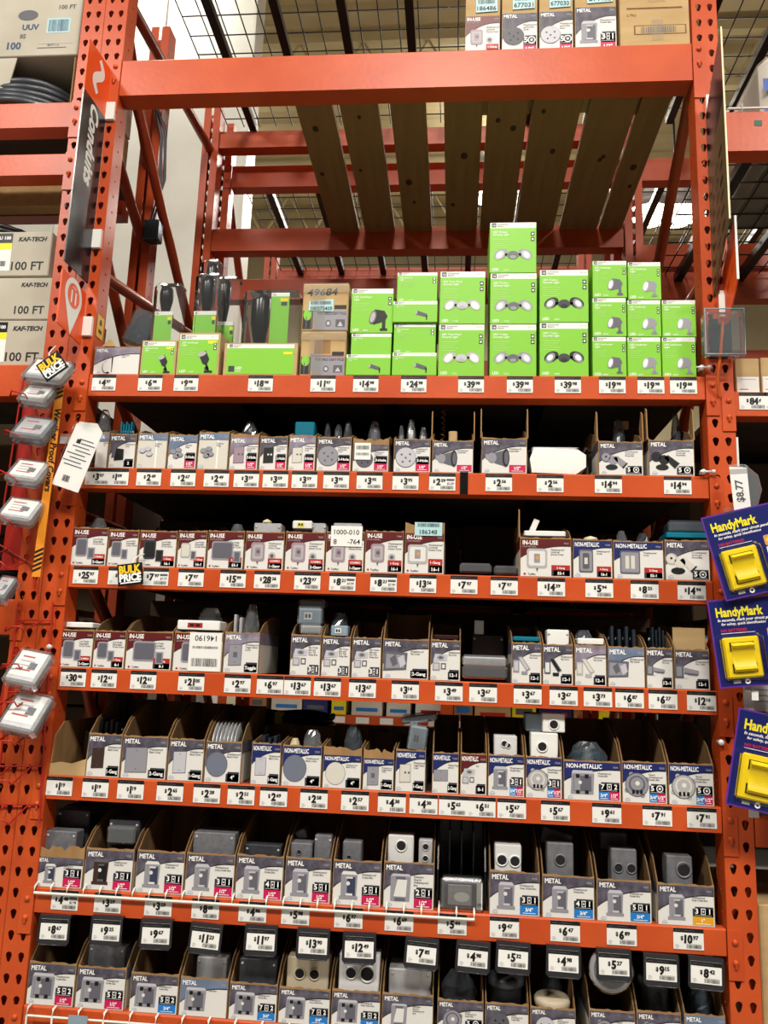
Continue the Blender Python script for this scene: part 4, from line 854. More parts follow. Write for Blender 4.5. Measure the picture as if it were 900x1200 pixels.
b = MB(); L = .21; b.tube([(.006*math.sin(k*.55), .006*math.cos(k*.55), .004+L*k/140) for k in range(141)], .0018, mat('copper_wire', '#8A5A2C', .35, .6), 5); p = at(519, 500, .1); tag(b.build('coiled_wire', loc=(p.x, .1, SH['B']+.003)), 'coiled copper wire standing up in the narrower lampholder carton', 'wire')
slab('B', 526, 536, 505, 520, .04, CARDL, 'small tan box in the narrower lampholder carton', cat='small box')
# white lamp pack
X0, X1, zt = bb(621, 688, 525, .01); z0 = SH['B']; w, h = X1-X0, zt-z0
t = thing('lamp_pack', 'white plastic lamp in a clear clamshell lying on the second shelf', 'light pack', (X0, .01, z0))
b = MB(); b.prism_y([(.006, .006), (w*.8, .002), (w*.98, h*.3), (w*.98, h*.75), (w*.84, h-.004), (.012, h), (0, h*.6)], 0, .075, PLW); b.build('lamp_body', t)
b = MB(); b.rbox(-.004, w+.014, -.004, .085, 0, h+.004, FILM, .012); b.build('clear_shell', t)
for x0, x1, yt, l in ((718, 735, 490, 'grey'), (788, 800, 482, 'black')): bag('B', x0, x1, yt, .08, BAGD, f'dark bag standing in the {l} twin lampholder carton', dep=.05)
slab('B', 720, 737, 493, 503, .12, CARDL, 'small tan label card in the grey twin lampholder carton', cat='card', dep=.01)
# third shelf down
bag('C', 100, 124, 606, .05, BAGM, 'clear bag in the leftmost maroon carton of the third shelf')
bag('C', 266, 286, 613, .04, BAGM, 'clear bag at right in the wide bubble cover carton of the third shelf')
obox('C', 298, 330, 613, .05, CASTL, [], 'pale grey cover in the fifth-from-gap clear mauve cover carton, third shelf', cat='cover', dep=.06); b = MB(); b.lathe([(0, .012), (.012, .006), (.014, 0), (0, 0)], mat('plastic_cream', '#D9CFA2', .4), 14); p = at(313, 613, .07); tag(b.build('lens_disc', loc=(p.x, .07, p.z)), 'cream round cap on the pale grey cover, third shelf', 'cap')
slab('C', 343, 366, 610, 620, .04, PAPER, 'white labelled pack on the clear mauve cover carton of the third shelf', lid=YEL)
obox('C', 366, 382, 613, .05, CASTL, [], 'pale grey cover beside the white labelled pack, third shelf', cat='cover')
obox('C', 391, 424, 613, .05, CASTL, [], 'pale grey cover above the carton stickered 1000-010', cat='cover', dep=.06)
slab('C', 614, 663, 622, 629, .03, PAPER, 'white rimmed cover pack in the square clear cover carton', cat='cover', dep=.08)
slab('C', 619, 626, 606, 624, .06, PAPER, 'white price card standing in the square clear cover carton', cat='card', dep=.004, tilt=.4)
b = MB(); b.lathe([(0, .016), (.018, .01), (.022, 0), (0, 0)], bpy.data.materials['plastic_cream'], 16); p = at(692, 633, .06); tag(b.build('lens_disc', loc=(p.x, .06, p.z-.004)), 'cream round cap in the dark switch cover carton', 'cap')
bag('C', 722, 738, 621, .05, BAGM, 'clear bag glinting in the double switch cover carton'); bag('C', 745, 775, 624, .07, BAGD, 'dark bag at the right in the double switch cover carton')
slab('C', 781, 831, 624, 631, .02, TEALD, 'flat teal edged pack on the white twin lampholder carton', dep=.09); slab('C', 784, 830, 612, 624, .03, PLGB, 'upper grey pack on the teal edged pack, third shelf', wrap=BAGD, dep=.08)
slab('C', 540, 575, 662, 672, .05, PLB, 'dark wrapped part lying in the gap of the third shelf, left', wrap=BAGM); slab('C', 580, 606, 665, 674, .06, PLB, 'dark wrapped part lying in the gap of the third shelf, right', wrap=BAGM)
# fourth shelf down
slab('D', 72, 109, 729, 736, .02, PAPER, 'white edged pack on top of the leftmost maroon carton, fourth shelf', dep=.08)
slab('D', 208, 258, 727, 739, .02, PAPER, 'white boxed cover with red mark in the carton stickered upside down', lid=PRED, dep=.1); bag('D', 226, 262, 712, .07, BAGM, 'clear bag of teal parts in the carton stickered upside down', inner=TEALD)
plates('D', 273, 286, 720, .05, 2, CASTL, 'silver plate standing in the mauve grey switch plate carton'); bag('D', 284, 303, 708, .04, BAGM, 'tall clear bag leaning in the mauve grey switch plate carton', dep=.06)
slab('D', 350, 384, 713, 732, .03, PLGB, 'blue-grey box with white label on the leftmost flip cover kit carton', lid=PAPER, wrap=BAGM); slab('D', 352, 377, 733, 744, .03, CASTL, 'pale wrapped part under the blue-grey labelled box', wrap=BAGM); slab('D', 351, 380, 704, 713, .04, PLB, 'dark wrapped cover on top of the blue-grey labelled box', wrap=BAGM)
slab('D', 388, 408, 733, 746, .03, PLGB, 'blue-grey box with white label on the black flip cover kit carton', lid=PAPER); bag('D', 384, 411, 718, .06, BAGD, 'dark bag behind the smaller blue-grey box')
slab('D', 508, 538, 744, 750, .03, PLBR, 'brown plate pack lying in the narrow flip cover kit carton', dep=.1)
# dark gap with brown plates
slab('D', 543, 593, 770, 781, .01, CASTL, 'grey wrapped plate pack lying on the brown pack, fourth shelf gap', wrap=BAGM, dep=.12); slab('D', 543, 593, 782, 796, .012, PLBR, 'brown wrapped plate pack at the bottom of the fourth shelf gap', wrap=BAGM, dep=.12)
b = obox('D', 553, 591, 744, .16, PLBR, [], 'dark brown plates standing at the back of the fourth shelf gap', cat='cover plate', dep=.04); slab('D', 556, 567, 727, 743.5, .165, PAPER, 'white tag behind the brown plates of fourth shelf gap', cat='card', dep=.004)
slab('D', 601, 634, 746, 752, .03, TEALD, 'flat teal pack in the grey flip cover carton right of the gap', dep=.08); obox('D', 641, 671, 738, .03, PLW, [], 'white plastic cover standing in the black flip cover carton', cat='cover', dep=.05)
bag('D', 672, 700, 738, .06, BAGD, 'dark bag in the cream flip cover carton', inner=TEALD); slab('D', 677, 708, 748, 756, .02, PAPER, 'white pack edge in the cream flip cover carton', dep=.08)
plates('D', 713, 748, 734, .05, 4, STEEL, 'dark steel plate standing in the wide flip cover carton without badge'); plates('D', 763, 788, 735, .05, 4, STEEL, 'dark steel plate standing in the sideways flip cover carton')
q = MB(); X0, w, h, zs, ct = CARTONS[('D', 15)]; q.box(.003, w-.003, .02, .024, h*.6, h+.055, CARDL); q.build('inner_flap', ct)
# fifth shelf down
plates('E', 115, 140, 843, .05, 4, PLB, 'black plate standing in the bronze plate carton'); plates('E', 246, 278, 846, .02, 7, CASTL, 'shiny round blank disc standing in the blank disc METAL carton', disc=True)
bag('E', 244, 281, 850, .015, BAGM, 'clear bag around the shiny round blank discs', dep=.12)
plates('E', 306, 326, 862, .05, 3, STEEL, 'blue-grey plate standing in the leftmost navy carton'); bag('E', 335, 352, 866, .03, mat('paper_tan', '#C9B98F', .7), 'crumpled tan paper at left in the blue-grey blank disc carton'); bag('E', 352, 379, 856, .04, BAGM, 'clear bag leaning in the blue-grey blank disc carton')
bag('E', 402, 434, 850, .06, BAGD, 'dark bag rising from the white blank disc carton')
for j, (x0, x1, y0, y1, ti, l) in enumerate([(478, 498, 850, 880, .12, 'lower upright'), (472, 512, 842, 850, -.15, 'flat topmost')]): slab('E', x0, x1, y0, y1, .04+.01*j, PLGB, f'grey wrapped switch plate pack over the white plate navy carton, {l} one', tilt=ti, wrap=BAGM, lid=SILV if j == 0 else None, dep=.03 if j == 0 else .08)
obox('E', 579, 606, 862, .03, BRIGHT, [(.45, .35, .13), (.62, .42, .1)], 'bright wrapped outlet box in the grey outlet box navy carton')
obox('E', 622, 659, 859, .03, PLW, [(.42, .5, .17)], 'white outlet box with one hole, lower of the two white boxes'); t = obox('E', 636, 662, 836, .03, PLW, [(.5, .5, .2)], 'white outlet box with one hole, upper of the two white boxes', zb=at(640, 858, .03).z)
slab('E', 609, 636, 836, 857, .06, PLGB, 'grey box end beside the upper white outlet box', dep=.08)
bag('E', 664, 715, 870, .05, BAGD, 'dark crumpled bag with blue glint in the widest navy carton', inner=TEALD); bag('E', 680, 700, 876, .03, BAGM, 'small clear bag at front of the widest navy carton')
# coil of black cable lying on stacked stock at the back of the fifth shelf
Yc = .62; p = at(338, 836, Yc); zc = at(338, 853, Yc).z
t = thing('filler_carton', 'dark long stock carton under the coil of black cable, fifth shelf', 'carton', (at(275, 850, Yc).x, Yc-.2, SH['E'])); b = MB(); b.rbox(0, .52, 0, .42, 0, zc-SH['E']-.002, mat('cardboard_dark', '#4A3826', .9), .003); b.build('body', t); b = MB(); b.rect(.05, .47, .03, .06, INKG, -.0005); b.build('front_print', t)
t = thing('cable_coil', 'coil of black cable lying at the back of the fifth shelf down', 'cable coil', (p.x, Yc, zc+.006))
for k in range(3):
    b = MB()
    for q in range(2): r = .155-.016*q-.008*(k % 2); b.tube([(r*math.cos(a*PI/20), r*math.sin(a*PI/20), .008+k*.015+.003*math.sin(a*.7+q+k)) for a in range(41)], .0085, CABLE, 8, caps=False)
    b.build('cable_turn', t)
b = MB(); b.rbox(-.012, .012, -.17, -.125, -.004, .058, YEL, .003); b.build('yellow_tie', t)
# sixth shelf down
obox('F', 68, 106, 949, .10, CASTB, [], 'large dark grey box at the back of the leftmost carton, sixth shelf', dep=.06); obox('F', 54, 90, 974, .03, CAST, [], 'small grey box at the front of the leftmost carton, sixth shelf', dep=.05)
obox('F', 128, 164, 961, .05, CASTB, [], 'dark box in clear wrap in the bronze outlet box carton', dep=.06); slab('F', 127, 158, 970, 990, .03, CASTB, 'second dark wrapped box in the bronze outlet box carton', wrap=BAGM, dep=.015)
obox('F', 227, 276, 976, .03, CAST, [], 'wide grey box lying in the fourth carton of the sixth shelf', dep=.08)
obox('F', 284, 330, 990, .06, CASTB, [], 'dark grey box low in the fifth carton of the sixth shelf')
obox('F', 341, 366, 988, .03, CAST, [(.4, .4, .1)], 'small grey outlet box at left in the sixth carton of the sixth shelf', tilt=.0); obox('F', 369, 393, 979, .035, CAST, [], 'grey outlet box standing at right in the sixth carton of the sixth shelf'); slab('F', 349, 362, 975, 987, .09, CAST, 'small tilted grey box behind the others in the sixth carton', tilt=-.4)
obox('F', 402, 424, 986, .04, CAST, [(.35, .8, .1)], 'grey outlet box in the seventh carton of the sixth shelf')
obox('F', 455, 485, 979, .035, BRIGHT, [(.52, .38, .19)], 'bright outlet box with one hole in the extension ring carton of sixth shelf'); obox('F', 491, 508, 984, .035, CASTL, [(.5, .5, .22), (.5, 1.3, .2)], 'pale narrow outlet box beside the bright one in the extension ring carton', tilt=.12, dep=.03)
obox('F', 580, 611, 990, .03, BRIGHT, [(.27, .56, .19), (.76, .58, .19)], 'bright outlet box with two holes on the sixth shelf')
obox('F', 641, 672, 988, .03, CAST, [(.5, .62, .19)], 'grey outlet box with one hole, in the carton right of the bright box'); slab('F', 632, 668, 968, 989, .10, CASTB, 'dark tilted cover behind the one-hole grey outlet box', tilt=.25)
obox('F', 716, 746, 995, .04, CAST, [(.28, .72, .16), (.78, .72, .17)], 'grey outlet box with two holes on the sixth shelf'); slab('F', 703, 735, 975, 996, .12, CASTB, 'dark box behind the two-hole grey outlet box')
obox('F', 781, 811, 1003, .03, CAST, [(.66, .52, .26)], 'grey outlet box with large hole in the rightmost sixth shelf carton', tilt=.08)
# black tray with clear pack in the gap
X0, X1, zt = bb(513, 571, 972, YF); t = thing('display_bin', 'black plastic bin holding a clear pack, right of the extension ring carton', 'bin', (X0, YF, SH['F'])); w = X1-X0; h = zt-SH['F']
b = MB(); b.box(0, w, .05, .25, 0, .004, PLB); b.box(0, w, .246, .25, 0, h, PLB)
for q in (0, w-.004): b.prism_x([(.045, 0), (.25, 0), (.25, h), (.1, h), (.045, .09)], q, q+.004, PLB)
b.build('body', t); b = MB()
for q in range(1, 4): b.box(w*q/4-.002, w*q/4+.002, .09, .246, .004, h*.9, PLB)
b.build('divider', t)
X0, X1, zt = bb(516, 567, 1030, .0); t = thing('cover_pack', 'grey cover in a clear pack standing before the black bin, sixth shelf', 'cover', (X0, .003, SH['F'])); w = X1-X0; h = zt-SH['F']
b = MB(); b.rbox(.004, w-.004, .006, .04, .002, h-.004, CAST, .006); b.rbox(.02, w-.03, .002, .006, .016, h-.016, CASTL, .003); b.ell(w*.5, h*.45, .02, .012, INKW, .0015); b.build('cover', t); b = MB(); b.rbox(0, w, 0, .044, 0, h, CLEAR, .006); b.build('clear_shell', t)
b = MB(); b.rect(w*.84, w*.97, h*.1, h*.9, PAPER, .0004); bars(b, w*.905, h*.2, w*.1, h*.1, INK, 0); b.build('sticker', t)
# bottom shelf
obox('G', 97, 147, 1108, .05, CAST, [], 'large grey slab box standing in the second carton of the bottom shelf', dep=.06); obox('G', 231, 266, 1122, .06, CASTL, [], 'pale flat box in the taped blue-grey carton of the bottom shelf', dep=.05)
obox('G', 281, 325, 1124, .04, CASTB, [], 'dark tilted box in the fifth carton of the bottom shelf', tilt=.0, dep=.06)
obox('G', 337, 386, 1122, .03, TAN, [(.31, .36, .115), (.66, .36, .115)], 'beige outlet box with two holes on the bottom shelf', dep=.07)
obox('G', 398, 447, 1118, .025, BRIGHT, [(.3, .44, .13), (.7, .44, .17)], 'bright silver outlet box with two holes on the bottom shelf', tilt=.1, dep=.05)
obox('G', 456, 506, 1136, .04, CASTL, [], 'shiny grey frame lying in the extension ring carton of bottom shelf', dep=.08)
bag('G', 516, 560, 1140, .05, BAGD, 'dark bag in the grey round box carton of the bottom shelf')
def rbx(x0, x1, y0, Y, m, lab, card=None, hole=False):
    X0, X1, zt = bb(x0, x1, y0, Y, 'G'); r = (X1-X0)/2; z0 = SH['G']+.0035
    t = thing('round_cover', lab, 'round cover', ((X0+X1)/2, Y+.03, z0)); hh = zt-z0
    b = MB(); b.lathe([(0, hh), (r*.9, hh), (r, hh-.006), (r, hh-.02), (r*.86, hh-.024), (r*.86, 0), (0, 0)], m, 28); b.build('body', t)
    if card: c = MB(T=M.Translation((0, 0, hh+.0008))@M.Rotation(-PI/2, 4, 'X')); c.rect(-.012, .014, -.01, .012, card, 0); c.build('sticker', t)
    if hole: c = MB(); c.ell(0, hh-.04, .01, .01, HOLE, -r*.86-.001); c.build('threaded_hub', t)
rbx(571, 616, 1146, .03, CASTB, 'dark round cover in the dark round cover carton, bottom shelf', SILV); rbx(627, 671, 1172, .02, TAN, 'tan round cover low in the pale round cover carton, bottom shelf'); bag('G', 636, 662, 1130, .1, BAGD, 'dark bag behind the tan round cover, bottom shelf')
p = at(716, 1136, .02); t = thing('disc_pack', 'large round cover wrapped in clear plastic under the $5.27 tag', 'round cover', (p.x, .015, p.z+.0)); r = (at(743, 1140, .02).x-at(691, 1140, .02).x)/2
b = MB(); b.lathe([(0, 0), (r*.9, 0), (r, .006), (r*.96, .014), (0, .016)], CASTL, 36, 'y'); b.ell(0, 0, r*.8, r*.8, CAST, -.0006, 32); b.text('1/2', -.005, -.012, .02, INKG, -.001, 'c', rot=.3); b.build('cover', t); b = MB(); b.lathe([(0, -.006), (r*.9, -.006), (r*1.04, .0), (r*1.04, .018), (0, .02)], BAGM, 36, 'y'); b.build('clear_wrap', t)
rbx(750, 797, 1147, .04, CASTB, 'dark round box with side hole, bottom shelf, right of the wrapped cover', None, True); bag('G', 806, 846, 1158, .05, BAGD, 'dark bag in the rightmost carton of the bottom shelf', inner=TEALD)

# ================================================================ price tags
TW, TH = .073, .049
def tag_meshes():
    c = MB(); c.prism_y([(0, 0), (TW, 0), (TW, TH), (0, TH)], -.0008, 0, PAPER); hd = MB(); hd.rect(0, TW, TH-.010, TH, INK, -.0011)
    r = random.Random(2)
    for k in range(9): hd.rect(.004+k*.0055, .004+k*.0055+r.uniform(.002, .0045), TH-.0062, TH-.0045, INKG, -.0013)
    bc = MB(); bars(bc, TW*.68, .003, TW*.5, .0085, INK, -.0011); bc.rect(TW*.45, TW*.92, .0125, .0135, INKL, -.0011)
    for k in range(3): bc.rect(TW*.06, TW*(.16+.04*(k % 2)), .003+k*.0032, .0044+k*.0032, INKL, -.0011)
    return c.mesh('card'), hd.mesh('header_strip'), bc.mesh('barcode')
CM, HM, BM = tag_meshes(); PMC = {}
def price_mesh(s, s2=None):
    k = (s, s2)
    if k not in PMC:
        f = MB(); d, c = s.split('.'); sz = .026; x = TW*.5; bw = glyphs(d, .042, .06, 2)[2]*sz*.86; cw = glyphs(c, .03, .06, 2)[2]*sz*.48
        tot = bw+cw+.010; x0 = TW*(.53 if not s2 else .38)-tot/2
        f.text('$', x0, .0215, .013, INK, -.0012, bold=.03, sx=.85); f.text('$', x0+.0008, .0215, .013, INK, -.00125, bold=.03, sx=.85); x1 = x0+.0082
        f.text(d, x1+.0012, .0150, sz, INK, -.00125, bold=.042, sx=.86, shear=.06); x1 += f.text(d, x1, .0150, sz, INK, -.0012, bold=.042, sx=.86, shear=.06)+.002; f.text(c, x1, .0235, sz*.48, INK, -.0012, bold=.03, shear=.06); f.text(c, x1+.0008, .0235, sz*.48, INK, -.00125, bold=.03, shear=.06)
        if s2: f.rect(TW*.66, TW*.96, .027, .033, INKG, -.0012); f.text('$'+s2, TW*.68, .0165, .0085, INK, -.0012, bold=.02)
        PMC[k] = f.mesh('price_print')
    return PMC[k]
def price_tag(row, x, y, s, lab, z=None, Y=-.0012, s2=None, parent=None, part=False, loc=None):
    px = at(x, y, Y)
    if part: o = link(CM, 'card', parent, loc)
    else:
        o = link(CM, 'price_tag', None, (px.x, Y, SH[row]-.003-TH if z is None else z)); tag(o, lab, 'price tag', f'price tags under the {ROWN.get(row, row)}')
    link(HM, 'header_strip', o); link(price_mesh(s, s2), 'price_print', o); link(BM, 'barcode', o); return o
TAGS = dict(
 A=(449, 449, '108 4.97 162 6.98 204 9.98 291 18.98 364 11.97 414 14.98 470 24.98 537 39.98 594 39.98 650 39.98 702 19.98 747 19.98 785 19.88'),
 B=(560, 570, '100 3.97 122 1.09 160 2.49 200 2.67 239 2.49 274 3.59 308 3.59 342 3.59 379 3.95 418 3.95 460 3.95 503 2.59 569 2.56 629 2.56 697 14.94 778 14.94'),
 C=(674, 693, '86 25.97 127 7.97 168 7.97 209 7.97 258 15.99 298 28.26 345 23.97 386 8.21 434 8.21 480 13.56 528 7.97 575 7.97 630 14.39 686 5.94 739 8.25 794 14.94'),
 D=(795, 820, '71 30.46 107 12.61 153 12.61 209 21.05 263 2.97 301 6.97 333 13.67 368 13.67 409 13.67 459 3.14 510 3.49 550 3.67 602 3.67 644 3.67 684 3.73 721 6.87 760 6.27 805 12.16'),
 E=(919, 958, '55 1.19 97 1.19 138 1.19 184 2.65 227 2.28 267 2.51 305 2.69 352 2.58 400 2.57 443 4.30 480 4.30 514.5 5.65 547.5 6.51 583 5.67 634 5.67 694 9.61 753 7.91 805 7.91'),
 F=(1052, 1102, '61 4.48 111 3.59 170 3.59 225 8.09 280 4.86 330 5.98 392 6.97 451 6.69 513 5.44 574 9.47 645 6.47 711 6.89 789 10.97'))
S2 = {('C', 2): '7.77', ('C', 7): '7.99', ('C', 8): '7.99', ('B', 11): '2.29', ('F', 0): '2.98'}
for r, (ya, yb, s) in TAGS.items():
    q = s.split(); lst = [(float(q[i]), q[i+1]) for i in range(0, len(q), 2)]
    for i, (x, p) in enumerate(lst): price_tag(r, x, ya+(yb-ya)*(x-100)/720, p, f'white ${p} price tag, {ORD[i]} from left on the {ROWN[r]}', s2=S2.get((r, i)))
price_tag('right bay', 866, 468, '84.¢', 'white 84 cent price tag on the beam of the right bay', z=RZ-.003-TH); price_tag('right bay', 896, 468, '84.¢', 'second price tag of the right bay, cut off by the edge', z=RZ-.003-TH)
b = MB(); b.prism_y([(0, -.062), (.022, -.062), (.022, .001), (0, .001)], -.003, 0, PLB); b.build('divider_clip'); o = bpy.data.objects['divider_clip']; o.location = (at(539, 570).x, -.0005, SH['B']); tag(o, 'black divider clip on the beam of the second shelf down', 'clip')
HANG = [(48, 1077, '8.67'), (109, 1078, '9.25'), (167, 1082, '9.67'), (224, 1086, '11.23'), (289, 1089, '11.97'), (350, 1093, '13.90'), (404, 1098, '12.49'), (476, 1103, '7.85'), (536, 1107, '4.98'), (583, 1108, '5.32'), (642, 1113, '4.98'), (701, 1117, '5.27'), (756, 1123, '9.15'), (808, 1126, '8.42')]
for i, (x, y, p) in enumerate(HANG):
    P0 = at(x, y, -.016); t = thing('tag_holder', f'dark flip holder with ${p} price tag, {ORD[i]} from left under the wire rail', 'tag holder', (P0.x-.004, -.016, P0.z-TH-.002), 'hanging tag holders over the bottom shelf', (math.radians(random.uniform(-6, -2)), math.radians(random.uniform(-1.5, 3)), 0))
    f = MB(); w = TW+.011; f.prism_y([(.006, -.010), (w-.006, -.010), (w, -.004), (w, TH+.008), (0, TH+.008), (0, -.004)], .0, .003, TAGP); f.prism_y([(.0, TH+.008), (w, TH+.008), (w, TH+.013), (0, TH+.013)], .0, .018, TAGP)
    f.tube([(.006, -.001, -.010), (w-.006, -.001, -.010), (w, -.001, -.003), (w, -.001, TH+.008)], .0016, TAGP, 5); f.tube([(.006, -.001, -.010), (0, -.001, -.003), (0, -.001, TH+.008)], .0016, TAGP, 5); f.build('sleeve', t)
    price_tag('G', 0, 0, p, '', parent=t, part=True, loc=(.0055, -.0006, .003))

# ================================================================ white wire rails
def rail(label, xa, xb, y, Y, zoff, stub, n, big=0):
    A_, B_ = at(xa, y, Y), at(xb, y, Y); z = A_.z; L = B_.x-A_.x
    t = thing('wire_rail', label, 'wire rail', (A_.x, Y, z)); b = MB(); b.tube([(0, 0, 0), (L, 0, 0)], .0036, WIREW, 8); b.build('long_wire', t)
    for k in range(n): xx = L*k/(n-1); c = MB(); c.tube([(xx, 0, 0), (xx, 0, stub*.7), (xx, .012, stub), (xx, -Y+.05, stub)], .0024, WIREW, 6); c.build('cross_wire', t)
    return t
rail('white wire rail in front of the left cartons on the sixth shelf', 40, 556, 1046, -.012, 0, .022, 27)
G0 = at(32, 1184, -.02)
t = thing('wire_rail', 'white wire clips in front of the cartons on the bottom shelf', 'wire rail', (G0.x, -.02, SH['G']-.01)); b = MB(); b.tube([(0, 0, -.006), (W-.02, 0, -.006)], .003, WIREW, 6); b.build('long_wire', t)
for k in range(26): xx = k*.068; b = MB(); b.tube([(xx, .018, .014), (xx, 0, .012), (xx, -.002, -.006), (xx, 0, -.06)], .0026, WIREW, 6); b.build('wire_clip', t)
b = MB(); b.prism_y([(0, 0), (.05, 0), (.05, .05), (0, .05)], -.002, 0, PLGB); o = b.build('blank_tag', loc=(at(80, 1190, -.03).x, -.026, SH['G']-.055)); tag(o, 'grey blank tag clipped on the lowest orange beam at left', 'tag')

# ================================================================ blade signs on the uprights (they stand out towards the aisle)
def blade(name, label, x, yn, yf, z, sgn, build, cat='sign', th=.004):
    t = thing(name, label, cat, (x, 0, 0)); build(t, x); return t
# matrix that maps print (u along -> from near edge to post, v up) on the plane x = const, seen from the right
def face(x, y0, sgn=1): return M(((0, -sgn, 0, x), (1, 0, 0, y0), (0, 0, 1, 0), (0, 0, 0, 1)))
def zt(px, py, x): return atx(px, py, x)
xs = -.034
t = thing('blade_sign', 'black and orange Conduits sign hanging out from the left upright', 'sign', (xs, 0, 0))
z1a, z1b, z2a, z2b = 3.287, 2.554, 3.122, 0
Wd = .152
def sign_panel(t, mats, zs_near, zs_far):
    for k, (m, a, b_, nm) in enumerate(mats):
        f = MB(); pn = [(-.158, a[0]), (-.006, a[1]), (-.006, b_[1]), (-.158, b_[0])]
        f.prism_x(pn, -.002, .002, m); f.build(nm, t)
# near edge (y=-.158) / far edge (y=-.006) heights read along the sign's own edges
tn, tf = atx(103, 42, xs), atx(130, 83, xs); sn, sf = atx(95, 98, xs), atx(122, 137, xs); en, ef = atx(73, 303, xs), atx(103, 333, xs)
sign_panel(t, [(SIGNOR, (tn.z, tf.z), (sn.z, sf.z), 'orange_panel'), (SIGNBK, (sn.z, sf.z), (en.z, ef.z), 'black_panel')], 0, 0)
f = MB(T=face(.0026, -.158)); f.text('Conduits', .052, (sn.z+sf.z)/2-.012, .072, INKW, 0, bold=.035, shear=.25, rot=-PI/2, res=4, wid=.265, sx=1.0); f.text('Conduits', .0535, (sn.z+sf.z)/2-.012, .072, INKW, -.0001, bold=.035, shear=.25, rot=-PI/2, res=4, wid=.265); f.build('lettering', t)
f = MB(T=face(.0026, -.158)); pts = []; cz = (tn.z+sf.z)/2+.01
for k in range(41):
    a = k/40*2*PI; pts.append((.078+.024*math.sin(a)*1.0-.0, cz+.058-.116*k/40))
up, dn = [], []
for i, p in enumerate(pts):
    q0, q1 = pts[max(i-1, 0)], pts[min(i+1, 40)]; d = V((q1[0]-q0[0], q1[1]-q0[1])).normalized(); wv = .009+.006*math.sin(PI*i/40)
    up.append((p[0]-d.y*wv, p[1]+d.x*wv)); dn.append((p[0]+d.y*wv, p[1]-d.x*wv))
for i in range(40): f.poly([up[i], dn[i], dn[i+1], up[i+1]][::-1], INKW, 0)
f.build('emblem', t)
for y0 in (en.z+.12, tf.z-.18):
    c = MB(); c.box(-.004, .03, -.012, .0, y0, y0+.06, PLW); c.build('mounting_clip', t)
# aisle 11 sign
a_, b_, c_, d_ = atx(75, 316, xs), atx(102, 346, xs), atx(67, 378, xs), atx(95, 405, xs)
t = thing('aisle_sign', 'orange diamond sign with 11 in a white pin, on left upright', 'sign', (xs, 0, 0))
f = MB(); f.prism_x([(-.162, a_.z), (-.01, b_.z), (-.01, d_.z), (-.162, c_.z)], -.002, .002, SIGNOR); f.build('panel', t)
f = MB(T=face(.0026, -.162)); cz = (a_.z+d_.z)/2; cu = .076; R_ = .053
pin = [(cu+R_*math.cos(q), cz+.035+R_*math.sin(q)) for q in [PI*1.12-PI*1.24*0+PI*0-(-1)*0-k*(PI*1.24)/20 for k in range(21)]]+[(cu, cz-.085)]
f.poly(pin[::-1], INKW, 0); f.ell(cu, cz+.035, .037, .037, SIGNOR, -.0005, 24); f.text('11', cu, cz+.013, .050, INKW, -.001, 'c', bold=.04, res=4); f.text('aisle', cu, cz+.056, .014, INKW, -.001, 'c'); f.build('lettering', t)
c = MB(); c.box(-.004, .03, -.012, 0, d_.z+.03, d_.z+.09, PLW); c.build('mounting_clip', t)
# right hand blade sign seen almost edge on
xr_ = 1.812
t = thing('blade_sign', 'dark blade sign seen edge-on at the top of the right upright', 'sign', (xr_, 0, 0))
tn, tf, en, ef = atx(840, 43, xr_), atx(826, 95, xr_), atx(848, 268, xr_), atx(834, 290, xr_); mid = en.z+(tn.z-en.z)*.42
f = MB(); f.prism_x([(-.16, tn.z), (-.006, tn.z-.165), (-.006, mid), (-.16, mid+.12)], -.002, .002, SIGNBK); f.build('black_panel', t)
f = MB(); f.prism_x([(-.16, mid+.12), (-.006, mid), (-.006, en.z-.15), (-.16, en.z)], -.002, .002, mat('sign_tan', '#5E4C30', .4)); f.build('tan_panel', t)
f = MB()
for k in range(8):
    z = mid-.02-k*.045
    for q in range(3): f.add([(-.0026, -.13+q*.04, z+.02-q*.03), (-.0026, -.105+q*.04, z+.001-q*.03), (-.0026, -.105+q*.04, z-.014-q*.03), (-.0026, -.13+q*.04, z+.006-q*.03)], [(0, 1, 2, 3)], SIGNBK)
f.build('print', t)
f = MB(); f.box(-.0022, .0022, -.163, -.16, en.z, tn.z, mat('sign_edge_cream', '#E4D9B0', .4)); f.build('edge_trim', t)
for zz in (tf.z-.12, ef.z-.02): c = MB(); c.box(0, .03, -.012, 0, zz, zz+.07, PLW); c.build('mounting_clip', t)
xr2 = 1.84
t = thing('aisle_sign', 'orange aisle sign seen edge-on above the hanging clear box, right upright', 'sign', (xr2, 0, 0)); tn, en = atx(853, 266, xr2), atx(859, 335, xr2)
f = MB(); f.prism_x([(-.12, tn.z), (-.006, tn.z-.11), (-.006, en.z-.11), (-.12, en.z)], -.002, .002, SIGNOR); f.build('panel', t); f = MB(); f.box(-.003, .003, -.123, -.12, en.z, tn.z, PAPER); f.build('edge_trim', t); c = MB(); c.box(-.014, .0, -.012, 0, en.z-.06, en.z+.02, PLW); c.build('mounting_clip', t)

